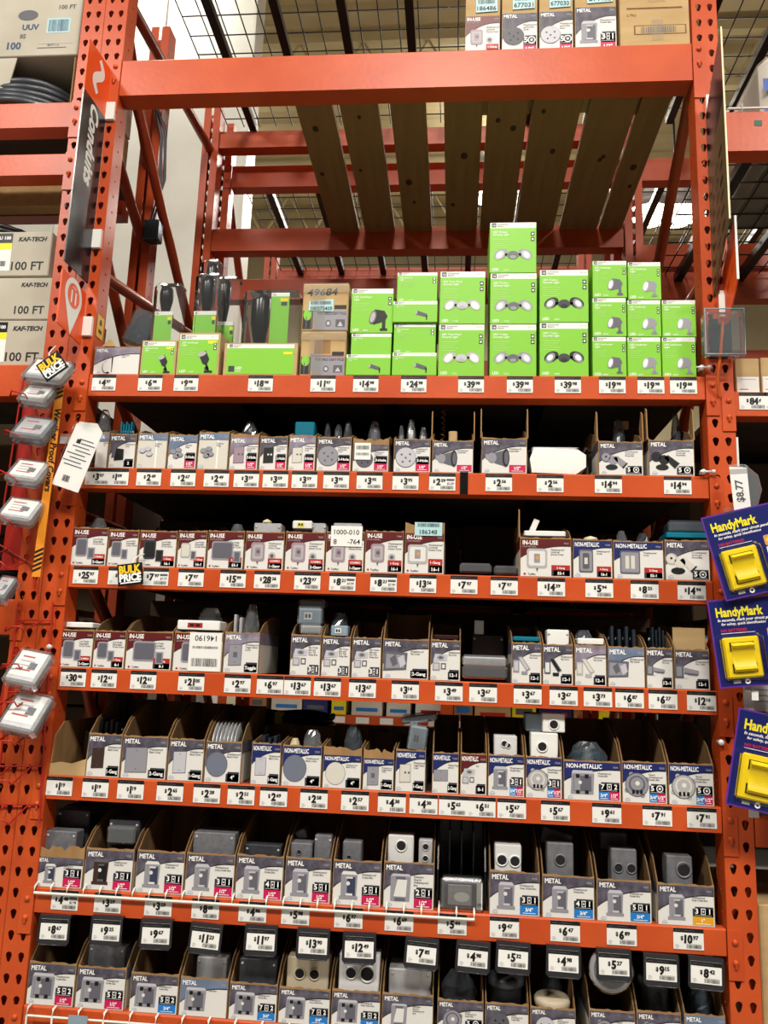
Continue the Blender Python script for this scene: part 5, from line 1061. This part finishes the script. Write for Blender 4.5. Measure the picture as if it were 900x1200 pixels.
# ================================================================ things hanging at the left
YB = -.05
def bulk(x0, y0, x1, y1, rot, lab, Y):
    p = at((x0+x1)/2, (y0+y1)/2, Y); t = thing('flag_sign', lab, 'small sign', p, None, (0, rot, .0)); f = MB(); s = .036
    f.prism_y([(-s, -s*.85), (s, -s*.85), (s, s*.85), (-s, s*.85)], 0, .0015, SIGNBK); f.build('panel', t)
    f = MB(); f.text('BULK', 0, s*.12, .030, GOLD, -.0005, 'c', bold=.05, wid=s*1.75); f.text('PRICE', 0, -s*.5, .028, INKW, -.0005, 'c', bold=.05, wid=s*1.75); f.rect(-s*.8, s*.8, -s*.68, -s*.58, INKW, -.0005); f.build('lettering', t)
    f = MB(); f.tube([(s*.2, .002, s*.8), (s*.3, .01, s*1.2), (s*.6, .02, s*1.5), (s*1.0, .02, s*1.55)], .002, WIREW, 6); f.build('hook', t)
bulk(46, 413, 76, 445, math.radians(-38), 'black BULK PRICE flag tilted above the hanging packs at left', -.19)
bulk(139, 658, 166, 688, math.radians(-8), 'black BULK PRICE flag covering a tag on the third shelf', -.03)
# wire strip with hooks
def wires(lab, A0, A1, B0, B1, Y, n, sheet=None):
    a0, a1, b0, b1 = at(*A0, Y), at(*A1, Y), at(*B0, Y), at(*B1, Y); o = a1.copy(); t = thing('hook_strip', lab, 'hook strip', o); f = MB()
    f.tube([a0-o, a1-o], .003, REDW, 6); f.tube([b0-o, b1-o], .003, REDW, 6)
    for k in range(n):
        q = (k+.5)/n; f.tube([a0.lerp(a1, q)-o, b0.lerp(b1, q)-o], .0025, REDW, 6)
    f.build('frame', t)
    for k in range(n):
        q = (k+.5)/n; l, r = a0.lerp(a1, q)-o, b0.lerp(b1, q)-o; h = MB(); m1, m2 = l.lerp(r, .25), l.lerp(r, .75); d = V((0, -.10, -.035)); h.tube([m1, m1+d, m1+d+V((.006, -.006, .012)), m2+d+V((-.006, -.006, .012)), m2+d, m2], .0025, REDW, 6); h.build('hook', t)
    if sheet:
        s = MB(); q = [at(*p, Y+.014)-o for p in sheet]; s.add([*q, *[p+V((0, .003, 0)) for p in q]], [(0, 1, 2, 3), (7, 6, 5, 4), (0, 4, 5, 1), (1, 5, 6, 2), (2, 6, 7, 3), (3, 7, 4, 0)], REDW); s.build('back_plate', t)
    return t
wires('red wire hook strip at left holding the upper four packs', (28, 440), (-6, 660), (66, 445), (40, 690), -.012, 5, [(0, 668), (34, 668), (62, 445), (32, 440)])
wires('red wire hook strip at lower left holding the two bottom packs', (22, 706), (-8, 965), (62, 706), (46, 965), -.012, 6, [(-10, 870), (14, 870), (34, 706), (22, 706)])
f = MB(); a, c = at(72, 440, -.075), at(42, 676, -.075); L = a.z-c.z; t = thing('banner_strip', 'orange strip reading Weather Proof Covers along the upper hook strip', 'sign', c, None, (0, math.atan2(a.x-c.x, L), 0)); L = (a-c).length
f = MB(); f.prism_y([(-.012, 0), (.012, 0), (.012, L), (-.012, L)], 0, .002, mat('banner_orange', '#E08A22', .45)); f.build('panel', t)
f = MB()
for z0 in (.012, L-.075):
    for k in range(5): f.poly([(-.012, z0+k*.013), (.012, z0+.012+k*.013), (.012, z0+.019+k*.013), (-.012, z0+.007+k*.013)], INK, -.0006)
f.text('Weather Proof Covers', -.006, L-.1, .026, INK, -.0006, bold=.03, shear=.2, rot=-PI/2, wid=L-.2); f.build('lettering', t)
def pack(x0, y0, x1, y1, lab, Y=-.10, dark=False, rot=None):
    p = at((x0+x1)/2, (y0+y1)/2, Y); w = (at(x1, y1, Y).x-at(x0, y1, Y).x)*.8; h = max((at(x0, y0, Y).z-at(x0, y1, Y).z)*.95, .06)
    t = thing('blister_pack', lab, 'blister pack', p, 'packs on the left hook strips', rot or (math.radians(-34), math.radians(8), math.radians(-6)))
    f = MB(); f.rbox(-w/2, w/2, 0, .028, -h/2, h/2, CASTL if not dark else CAST, .006); f.build('cover', t)
    f = MB(); f.rect(-w*.44, w*.44, -h*.34, h*.46, PAPER if not dark else CASTL, -.001)
    for k in range(4): f.rect(-w*.3, w*(.1+.08*(k % 2)), h*(.26-.14*k), h*(.31-.14*k), INKL if k % 3 else PRED, -.0014)
    f.rect(w*.05, w*.3, -h*.1, h*.12, INKG, -.0014); f.build('card', t)
    f = MB(); f.rbox(-w/2-.006, w/2+.006, -.006, .034, -h/2-.008, h/2+.006, BAGM, .008); f.build('clear_shell', t)
PK = [((27, 416, 84, 448), 'pale card pack behind the tilted BULK PRICE flag', False), ((22, 447, 64, 473), 'white card pack, first one below the BULK PRICE flag', False), ((14, 484, 62, 517), 'grey cover pack with dark window, second below the BULK PRICE flag', True), ((8, 535, 54, 566), 'white card pack beside the word Weather on the strip', False), ((-2, 580, 48, 612), 'white card pack beside the word Covers on the strip', False), ((8, 758, 56, 803), 'upper white and red pack on the lower left hook strip', False), ((2, 808, 56, 858), 'lower white and red pack on the lower left hook strip', False), ((-8, 672, 14, 704), 'dark pack cut off by the left edge, below the orange strip', True)]
for b4, l, d in PK: pack(*b4, l, dark=d)
p = at(92, 533, -.07); t = thing('hanging_tag', 'white paper tag in a clear sleeve hanging over the left upright', 'paper tag', p, None, (0, math.radians(17), 0)); f = MB(); w, h = .042, .102
f.prism_y([(-w, -h), (w, -h), (w, h*.8), (w*.4, h), (-w*.8, h*.9), (-w, h*.8)], 0, .001, PAPER)
for k, (a, c) in enumerate([(.0, .7), (.2, .9), (-.3, .6), (.0, .8), (-.5, .5), (-.2, .7), (-.6, .4), (-.4, .6)]): f.rect(w*a-w*.35, w*c, h*(.42-k*.11), h*(.45-k*.11), INKG, -.0005)
f.rect(-w*.5, -w*.2, h*.3, h*.42, INK, -.0005); bars(f, -w*.2, -h*.82, w*.5, h*.18, INK, -.0005); f.build('paper', t); f = MB(); f.rbox(-w-.006, w+.006, -.003, .004, -h-.012, h+.004, FILM, .001); f.build('clear_sleeve', t)
f = MB(); f.prism_y([(0, 0), (.034, 0), (.034, .03), (0, .03)], -.0015, 0, PAPER); f.rect(0, .034, .022, .03, mat('print_rose', '#D9837A', .5), -.002); o = f.build('shelf_label', loc=(at(70, 520, -.004).x, -.004, at(70, 520, -.004).z)); tag(o, 'small white and rose label on the left upright behind the paper tag', 'label')

# ================================================================ right upright: yellow switch packs, tag, clear box
def handy(tlx, tly, rot, Y, lab, s=1.0):
    p = at(tlx, tly, Y); t = thing('blister_card', lab, 'blister pack', p, 'packs on the right clip strip', (0, math.radians(rot), 0)); w, h = .205*s, .232*s
    f = MB(); f.prism_y([(0, -h), (w, -h), (w, 0), (0, 0)], 0, .0012, HPURP); f.rect(.004, w-.004, -h+.004, -.004, HNAVY, -.0004)
    f.text('HandyMark', w*.09, -h*.20, h*.145, YEL, -.0008, bold=.035, wid=w*.60); f.text('In seconds, mark your circuit panel', w*.1, -h*.255, h*.045, INKW, -.0008, bold=.02, shear=.2, wid=w*.72); f.text('for safety, quick identification', w*.14, -h*.30, h*.042, INKW, -.0008, bold=.015, shear=.2, wid=w*.75)
    f.text('NO BATTERIES', w*.12, -h*.375, h*.045, mat('print_crimson', '#B01E3C', .5), -.0008, bold=.03, wid=w*.5); f.rect(w*.12, w*.55, -h*.395, -h*.39, INKW, -.0008)
    for k in range(8): f.rect(w*.70, w*(.93-.03*(k % 3)), -h*(.66+.035*k), -h*(.648+.035*k), INKL, -.0008)
    f.ell(w*.36, -h*.94, w*.035, w*.035, INKW, -.0008); f.ell(w*.36, -h*.94, w*.015, w*.015, HNAVY, -.001); f.rect(w*.18, w*.27, -h*.955, -h*.925, INKL, -.0008); f.build('card', t)
    f = MB()
    for i in range(2):
        for j in range(2): f.rrect(w*(.70+.14*i), w*(.83+.14*i), -h*(.48+.13*j), -h*(.36+.13*j), .004, (FLESH, YEL, CREAM, WOOD)[(i+2*j) % 4], -.0008); f.ell(w*(.76+.14*i), -h*(.42+.13*j), w*.04, w*.03, (GOLD, FLESH)[j], -.0011)
    f.build('photo_print', t)
    x0, x1, z0, z1 = w*.10, w*.56, -h*.90, -h*.44; f = MB(); f.rbox(x0, x1, -.014, -.002, z0, z1, HYEL, .004); cx, cz = (x0+x1)/2, (z0+z1)/2; pw, ph = (x1-x0)*.30, (z1-z0)*.36
    f.rect(cx-pw*1.12, cx+pw*1.12, cz-ph*1.04, cz+ph*1.04, INK, -.0143); f.rect(cx-pw*1.14, cx+pw*1.14, cz-ph*.42, cz+ph*.42, HYEL, -.0146); f.build('switch_plate', t)
    f = MB(); n = 10; prof = [(-.014, cz-ph), (-.026, cz-ph*.8)]+[(-.024+.009*math.sin(PI*k/n), cz-ph*.8+1.6*ph*k/n) for k in range(1, n)]+[(-.030, cz+ph*.8), (-.014, cz+ph)]
    f.prism_x(prof, cx-pw, cx+pw, HYEL); f.build('rocker', t)
    f = MB(); f.rbox(x0-.006, x1+.006, -.036, -.001, z0-.006, z1+.006, FILM, .01); f.build('blister', t)
    f = MB(); f.prism_y([(w*.30, -.008), (w*.44, -.008), (w*.42, .012), (w*.32, .012)], -.001, .001, CLEAR); f.build('hang_tab', t)
handy(866, 829, 10.5, -.115, 'yellow switch on a blue HandyMark card, lowest of the three, cut by the edge')
handy(828, 704, -6.5, -.13, 'yellow switch on a blue HandyMark card, middle of the three', .93)
handy(821, 607, -14.5, -.15, 'yellow switch on a blue HandyMark card, topmost of the three, tilted most', .93)
p = at(868, 545, -.09); q = at(884, 960, -.09); t = thing('clip_strip', 'white plastic clip strip carrying the yellow switch packs', 'clip strip', (p.x, -.07, p.z)); L = p.z-q.z; f = MB(); f.box(-.012, .012, 0, .0015, -L, 0, PLW); f.build('strip', t)
for z in (-.14, -.34, -.58): c = MB(); c.box(-.008, .008, -.045, 0, z, z+.004, PLW); c.box(-.008, .008, -.046, -.044, z-.02, z+.004, PLW); c.build('clip', t)
f = MB(); f.tube([(0, -.002, 0), (0, -.002, .08)], .003, PLW, 6); f.build('cable_tie', t)
p = at(868, 575, -.1); t = thing('hanging_tag', 'white $8.77 tag turned sideways in a clear flag, right upright', 'paper tag', p, None, (0, math.radians(-4), 0)); f = MB(); f.prism_y([(-.022, -.07), (.02, -.075), (.022, .06), (-.022, .065)], 0, .001, PAPER); f.rect(-.022, .022, .045, .058, INKL, -.0005); f.text('$8.77', .006, -.03, .026, INKG, -.0005, bold=.03, rot=PI/2); bars(f, 0, -.066, .03, .01, INKG, -.0005); f.build('paper', t)
f = MB(); f.prism_y([(0, -.05), (.04, -.04), (.055, .0), (.05, .04), (.02, .07), (-.02, .072)], .004, .006, BAGM); f.build('clear_flag', t)
p = at(849, 389, -.06); t = thing('clear_box', 'clear hinged plastic box with orange strap hanging on the right upright', 'clear box', p); f = MB(); w, h = .052, .066; f.rbox(-w, w, 0, .045, -h, h, clear('smoky_clear_plastic', '#8F999E', .12, .1), .012); f.build('shell', t)
f = MB(); f.rbox(-w-.003, w+.003, -.004, .006, -h-.003, h+.003, clear('smoky_clear_plastic', '#AEB9BE'), .008); f.tube([(-w, -.005, -h), (w, -.005, -h), (w, -.005, h), (-w, -.005, h), (-w, -.005, -h)], .0025, PLGB, 6); f.build('lid_rim', t); f = MB(); f.rbox(-w+.022, w-.022, .03, .042, -h+.02, h-.012, PLB, .004); f.build('inner_part', t)
f = MB(); f.tube([(.0, .01, h*.55), (-.004, .008, 0), (-.012, .004, -h), (-.014, .03, -h-.06), (-.004, .05, -h-.1)], .0042, ORCORD, 8); f.rbox(-.012, .012, .006, .014, h*.4, h*.75, ORCORD, .003); f.build('orange_strap', t)
f = MB(); f.box(-.008, .008, .01, .012, h-.004, h+.05, PLW); f.build('hang_tab', t)
handy2 = at(872, 795, -.05); t = thing('blister_card', 'white and magenta card seen behind the lowest two switch packs', 'blister pack', (handy2.x, -.05, handy2.z)); f = MB(); f.prism_y([(0, -.08), (.12, -.08), (.12, .05), (0, .05)], 0, .0012, PAPER); f.rect(0, .12, .005, .03, mat('print_magenta', '#8E2A73', .5), -.0006)
for k in range(4): f.rect(.012, .09, -.015-k*.014, -.011-k*.014, INKL, -.0006)
f.build('card', t); f = MB(); f.text('CABLE', .012, .01, .014, INKW, -.001, bold=.03); f.build('lettering', t)
# right bay goods
for i, (x0, x1, yt) in enumerate([(862, 891, 420), (892, 925, 419)]):
    X0, X1 = at(x0, 440, .02).x, at(x1, 440, .02).x; h = at(x0, yt, .02).z-RZ; t = thing('carton', ['tan carton with white label above the 84 cent tag', 'tan carton with white label cut off by the right edge'][i], 'carton', (max(X0, W+.08), .02, RZ), 'tan cartons in the right bay'); b = MB(); w = X1-max(X0, W+.08)-.002; b.rbox(0, w, 0, .2, 0, h, CARDL, .002); b.build('body', t); b = MB(); b.rect(.003, w-.003, .003, h*.48, PAPER, -.0005); b.rect(.01, w-.01, h*.4, h*.42, INKL, -.0008); b.rect(.01, w*.5, h*.12, h*.14, PRED, -.0008); b.build('label_print', t)
X0 = at(890, 1130, .03).x
t = thing('carton', 'plain brown carton low in the right bay beside the right upright', 'carton', (max(X0, W+.082), .02, at(893, 1240, .02).z)); h = at(893, 1060, .02).z-t.location.z; b = MB(); b.rbox(0, .35, 0, .4, 0, h, CARDL, .003); b.build('body', t); b = MB(); b.rect(.02, .33, h*.5, h*.52, CARD, -.0005); b.build('packing_tape', t)
b = MB(); b.box(W+.08, 3.6, .062, DEP, -.022, -.002, DECK); o = b.build('shelf_board', loc=(0, 0, t.location.z)); tag(o, 'dark shelf board under the plain brown carton, right bay', 'shelf board'); beam('lowest orange beam of the right bay under the brown carton', t.location.z, .07, x0=W+.079, x1=3.6, plates=(0, 0))
t = thing('wrapped_bale', 'clear wrapped bundle with blue tape at top right edge', 'bundle', (at(893, 90, .2).x, .2, pb+.002)); b = MB(); hz = at(893, 62, .2).z-pb; b.rbox(0, .4, 0, .5, 0, hz, CREAM, .03); b.build('bundle', t); b = MB(); b.rbox(-.004, .404, -.004, .504, .0, hz+.004, WRAP, .03); b.build('stretch_wrap', t)
b = MB(); [b.rect(.0, .05, hz*(.3+.3*k), hz*(.42+.3*k), mat('tape_blue', '#2E4FA0', .4), -.0052) for k in range(2)]; b.build('blue_tape', t)

# ================================================================ left bay: boxed cable
BXM = mat('carton_off_white', '#B9B2A2', .6, col2='#ADA695', scale=6)
zb0 = at(40, 427).z
for i, (xr, yt, yb, full) in enumerate([(54, 374, 424, True), (60, 324, 374, False), (59, 270, 323, True)]):
    X1 = at(xr, (yt+yb)/2, .03).x; z0 = zb0 if i == 0 else at(30, yb+.8, .03).z; z1 = at(30, yt+.8, .03).z; h = z1-z0-.002; wb = .40
    t = thing('cable_carton', ['lowest off-white 100 FT cable carton on the left beam', 'middle off-white 100 FT cable carton with no yellow label', 'topmost off-white 100 FT cable carton under the black coil'][i], 'carton', (X1-wb, .03, z0+.0005), 'off-white cable cartons'); b = MB(); b.rbox(0, wb, 0, .4, 0, h, BXM, .003); b.build('body', t)
    f = MB(); f.text('100 FT', wb-.018, h*.14, h*.26, INK, -.0005, 'r', bold=.02, wid=.115); f.text('KAF-TECH', wb-.015, h*.78, h*.13, INK, -.0005, 'r', bold=.05, shear=.2, wid=.12)
    if not full: f.text('ROMEX TUFF', wb-.2, h*.45, h*.16, INK, -.0005, 'r', bold=.04, shear=.2)
    f.build('front_print', t)
    if full:
        f = MB(); e = wb-.128; f.rect(e-.16, e, h*.12, h*.96, PAPER, -.0006); f.rect(e-.16, e, h*.74, h*.96, SIGNBK, -.0009); f.rect(e-.16, e, h*.6, h*.74, YEL, -.0009); f.text('NMWU 100', e-.006, h*.82, h*.1, INKW, -.0012, 'r', bold=.03); bars(f, e-.03, h*.22, .03, h*.12, INK, -.0009); f.rect(e-.1, e-.06, h*.2, h*.45, INKL, -.0009); f.build('shipping_label', t)
zt_ = at(30, 270.8, .03).z
t = thing('cable_coil', 'black corrugated cable coil lying on the topmost 100 FT carton', 'cable coil', (at(20, 262, .2).x-.04, .2, zt_+.016))
for k in range(3):
    b = MB(); r = .14-.004*k; b.tube([((r+.0)*math.cos(a*PI/24), r*math.sin(a*PI/24), k*.016) for a in range(49)], [.0105 if a % 2 else .0085 for a in range(49)], CABLE, 8, caps=False); b.build('cable_turn', t)
zu = at(40, 120).z
X1 = at(93, 40, .03).x; t = thing('cable_carton', 'torn off-white carton showing grey coiled cable at upper left', 'carton', (at(85, 95, .03).x-.5, .03, zu)); h1 = at(40, 66, .03).z-zu
b = MB(); b.box(0, .5, .0, .45, 0, .004, CARDIN); b.box(0, .5, .446, .45, 0, h1-.004, CARDIN); b.box(0, .004, .004, .45, 0, h1-.004, CARD); b.box(.496, .5, .004, .45, 0, h1-.004, CARD); b.build('body', t)
f = MB(); f.prism_y([(0, .0), (.5, .0), (.5, .012), (.34, .028), (.27, .05), (.285, .1), (.30, h1-.004), (0, h1-.004)], 0, .004, BXM); f.build('front_panel', t)
f = MB(); f.text('CABLE', .1, .07, .03, INKG, -.0006, bold=.02); f.build('front_print', t)
co_ = thing('cable_coil', 'grey cable coil bulging out of the torn carton at upper left', 'cable coil', (t.location.x+.29, .20, zu+.024))
for k in range(5):
    b = MB(); b.tube([((.185-.006*k)*math.cos(a*PI/24), (.18-.006*k)*math.sin(a*PI/24), k*.0225+.004*math.sin(a*.4+k)) for a in range(49)], .0125, CABG, 8, caps=False); b.build('cable_turn', co_)
h2 = .24; t = thing('cable_carton', 'large off-white carton with blue 100 print at top left corner', 'carton', (X1-.5, .03, zu+h1+.001)); b = MB(); b.rbox(0, .5, 0, .45, 0, h2, BXM, .003); b.build('body', t)
f = MB(); BL = mat('ink_blue', '#2A4468', .5); f.text('100', .255, .028, .036, BL, -.0006, bold=.04); f.text('UUV', .30, .10, .028, BL, -.0006, bold=.04); f.text('8S', .295, .068, .022, INKG, -.0006, bold=.03); f.text('100 FT', .42, .175, .022, INKG, -.0006, bold=.03, wid=.07); f.ell(.315, .155, .035, .02, INKG, -.0006); f.rect(.36, .46, .028, .031, INKG, -.0006); f.rect(.36, .48, .044, .047, INKL, -.0006); f.text('BATT 1.3', .395, .036, .010, INKG, -.0006, bold=.02); f.build('front_print', t)
f = MB(); f.rect(.385, .465, .085, .14, TEAL, -.0006); bars(f, .425, .09, .07, .045, BL, -.0009); f.build('sticker', t)
X1 = at(14, 520, .05).x; t = thing('cable_coil', 'dark cable coil in the left bay behind the hook strip', 'cable coil', (X1-.16, .25, zb0-.0-.30))
zl = at(10, 702).z
for k in range(6): b = MB(); b.tube([(.16*math.cos(a*PI/20), .16*math.sin(a*PI/20), k*.024) for a in range(41)], .0125, CABLE, 8, caps=False); b.build('cable_turn', t)
t.location.z = zl+.014
b = thing('junction_box', 'grey metal junction box with cables on the post behind left upright', 'junction box', atx(184, 290, -.09)+V((-.004, -.14, 0))); f = MB(); f.rbox(0, .06, 0, .05, -.04, .04, STEEL, .004); f.build('body', b); f = MB(); f.tube([(.02, .02, .04), (.04, .03, .2), (.03, .02, .4), (0, .0, .52)], .006, CABG, 6); f.tube([(.03, .02, .04), (.055, .03, .22), (.045, .02, .42), (.0, .0, .53)], .006, CABG, 6); f.build('conduit', b)

# ================================================================ rack across the next aisle, glimpsed through the shelves
Y4 = 4.7
for k in range(4): b = MB(); b.box(-.9+k*1.9, -.8+k*1.9, -.09, -.005, 0, 3.2, ORANGE); o = b.build('upright_post', loc=(0, Y4, 0)); tag(o, 'orange post of the rack across the next aisle', 'post', 'posts of the far aisle rack')
for z in (.5, 1.02, 1.34, 1.7, 2.2, 2.8): b = MB(); b.box(-.9, 4.9, 0, .06, z-.07, z, ORANGE); b.box(-.9, 4.9, .06, .89, z-.03, z, DECK); tag(b.build('far_shelf', loc=(0, Y4, 0)), 'orange fronted shelf of the rack across the next aisle', 'shelf', 'shelves of the far aisle rack')
b = MB(); b.box(-.9, 4.9, .9, .92, 0, 3.2, DECK); tag(b.build('backing_board', loc=(0, Y4, 0)), 'dark board closing the back of the far aisle rack', 'board')
r = random.Random(5)
for z in (1.02, 1.34, 1.7):
    x = -.7; k = 0
    while x < 3.6:
        w = r.uniform(.12, .3); h = r.uniform(.1, .2); m = r.choice([CREAM, PAPER, YEL, CARDL, NAVY, CARD]); b = MB(); b.rbox(0, w, 0, .3, 0, h, m, .004); b.rect(w*.15, w*.85, h*.3, h*.55, r.choice([INKG, PBLUE, PRED, GOLD]), -.0006)
        o = b.build('boxed_item', loc=(x, Y4+.03, z)); k += 1; tag(o, f'distant boxed item on the far aisle rack, glimpsed between cartons', 'box', 'boxes on the far aisle rack'); x += w+r.uniform(.01, .05)
    b = MB()
    for q in range(22): b.rect(-.7+q*.2, -.59+q*.2, z-.062, z-.012, PAPER, -.001)
    tag(b.build('price_strip', loc=(0, Y4, 0)), 'strip of white tags on a far shelf, glimpsed over the fifth shelf cartons', 'price strip', 'tag strips on the far aisle rack')
# dark filler cartons added behind the open cartons to block light
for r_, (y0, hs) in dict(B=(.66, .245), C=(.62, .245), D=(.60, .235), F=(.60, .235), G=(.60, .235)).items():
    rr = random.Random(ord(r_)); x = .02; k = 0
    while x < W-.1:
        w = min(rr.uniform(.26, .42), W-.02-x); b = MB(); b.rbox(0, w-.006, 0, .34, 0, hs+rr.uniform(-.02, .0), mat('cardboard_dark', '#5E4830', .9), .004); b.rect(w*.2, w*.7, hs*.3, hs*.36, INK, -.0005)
        o = b.build('filler_carton', loc=(x, y0, SH[r_]-.0015)); tag(o, f'dark light-blocking filler carton, {ORD[k]} from left at the back of the {ROWN[r_]}', 'carton', f'light-blocking filler cartons at the back of the {ROWN[r_]}'); k += 1; x += w
# boards added in the rack behind so light does not flood in
for z in (.55, .9, 1.75, 2.25):
    b = MB(); b.box(.03, W-.03, .07, 1.0, -.03, -.005, DECK); tag(b.build('shelf_board', loc=(0, Y2, z)), {.55: 'lowest added light-blocking board of the rack behind', .9: 'second lowest added light-blocking board of the rack behind', 1.75: 'third added light-blocking board up in the rack behind', 2.25: 'topmost added light-blocking board of the rack behind'}[z], 'shelf board')

for k, (z, h) in enumerate([(0.02, .62), (.645, .62), (1.27, .60), (1.875, .46)]):  # dark cartons added to cover the white wall, so the gap stays dark
    t = thing('filler_carton', ['lowest', 'second', 'third', 'topmost'][k]+' added dark carton hiding the bright wall behind the left upright', 'carton', (-1.3, .66, z)); b = MB(); b.rbox(0, 1.13, 0, .5, 0, h-.004, mat('cardboard_dark', '#5E4830'), .004); b.build('body', t); b = MB(); b.rect(.1, 1.0, h*.45, h*.5, CARD, -.0006); b.build('packing_tape', t)
for k, (z, h) in enumerate([(1.0985, .44), (1.6185, .53)]):  # dark cartons added so the right bay's back reads as shade
    t = thing('filler_carton', ['lower', 'upper'][k]+' added dark carton at the back of the right bay hiding the bright wall', 'carton', (W+.085, .5, z)); b = MB(); b.rbox(0, 1.1, 0, .5, 0, h, mat('cardboard_dark', '#5E4830'), .004); b.build('body', t); b = MB(); b.rect(.1, 1.0, h*.45, h*.5, CARD, -.0006); b.build('packing_tape', t)
# ================================================================ lamps and light
LAMP = mat('lamp_glow', '#FFF0D2', .5, emit=40)
def highbay(i, x, y, z, lab, power, size=.9, parts=True):
    t = thing('ceiling_lamp', lab, 'ceiling lamp', (x, y, z), 'high bay ceiling lamps'); f = MB(); f.lathe([(0, .42), (.09, .42), (.1, .26), (.17, .12), (.2, .0), (.19, .0), (.15, .12), (0, .13)], CASTL, 24); f.build('housing', t); f = MB(); f.lathe([(.19, .0), (.16, -.03), (.08, -.05), (0, -.055)], LAMP, 24); f.build('lens', t)
    f = MB(); f.tube([(0, 0, .42), (0, 0, 7.42-z)], .01, BLACKM, 6); f.build('suspension_rod', t)
    l = bpy.data.lights.new('lamp', 'AREA'); l.shape = 'DISK'; l.size = 1.0; l.energy = power; l.color = (1, .955, .88); o = bpy.data.objects.new('lamp', l); COL.objects.link(o); o.parent = t; o.location = (0, 0, -.07)
    u = bpy.data.lights.new('uplight', 'POINT'); u.energy = power*.16; u.shadow_soft_size = .2; u.color = (1, .92, .78); o = bpy.data.objects.new('uplight', u); COL.objects.link(o); o.parent = t; o.location = (0, 0, .6)
p1_, p2_ = atz(760, 252, 5.2), atz(793, 252, 5.2)
highbay(0, p1_.x, p1_.y, 5.2, 'left of the two bright ceiling lamps seen through the mesh beside the right upright', 260); highbay(1, p2_.x, p2_.y, 5.2, 'right of the two bright ceiling lamps seen through the mesh beside the right upright', 260)
p3_ = atz(578, 232, 6.4); highbay(1, p3_.x, p3_.y, 6.4, 'ceiling lamp glimpsed between the pine boards', 220)
for k, (x, y, z, e) in enumerate([(-2.4, -4.4, 6.0, 900), (1.0, -4.4, 6.0, 900), (4.4, -4.4, 6.0, 900), (1.0, -1.6, 6.4, 200), (-1.2, 1.9, 6.4, 150), (-1.8, 5.0, 6.4, 350), (1.2, 5.4, 6.4, 350)]):
    highbay(2+k, x, y, z, f'ceiling lamp over the aisles out of view, number {k+1} along the row', e)
wd = bpy.data.worlds.new('hall'); S.world = wd; wd.use_nodes = True; wd.node_tree.nodes['Background'].inputs[0].default_value = (1.0, .9, .76, 1); wd.node_tree.nodes['Background'].inputs[1].default_value = .3
bpy.data.objects.remove(_to)
vs_ = S.view_settings; vs_.view_transform = 'Standard'; vs_.look = 'None'; vs_.gamma = 1; vs_.exposure = -1.52; vs_.use_curve_mapping = False
S.cycles.max_bounces = 8; S.cycles.transparent_max_bounces = 24; S.cycles.use_denoising = True
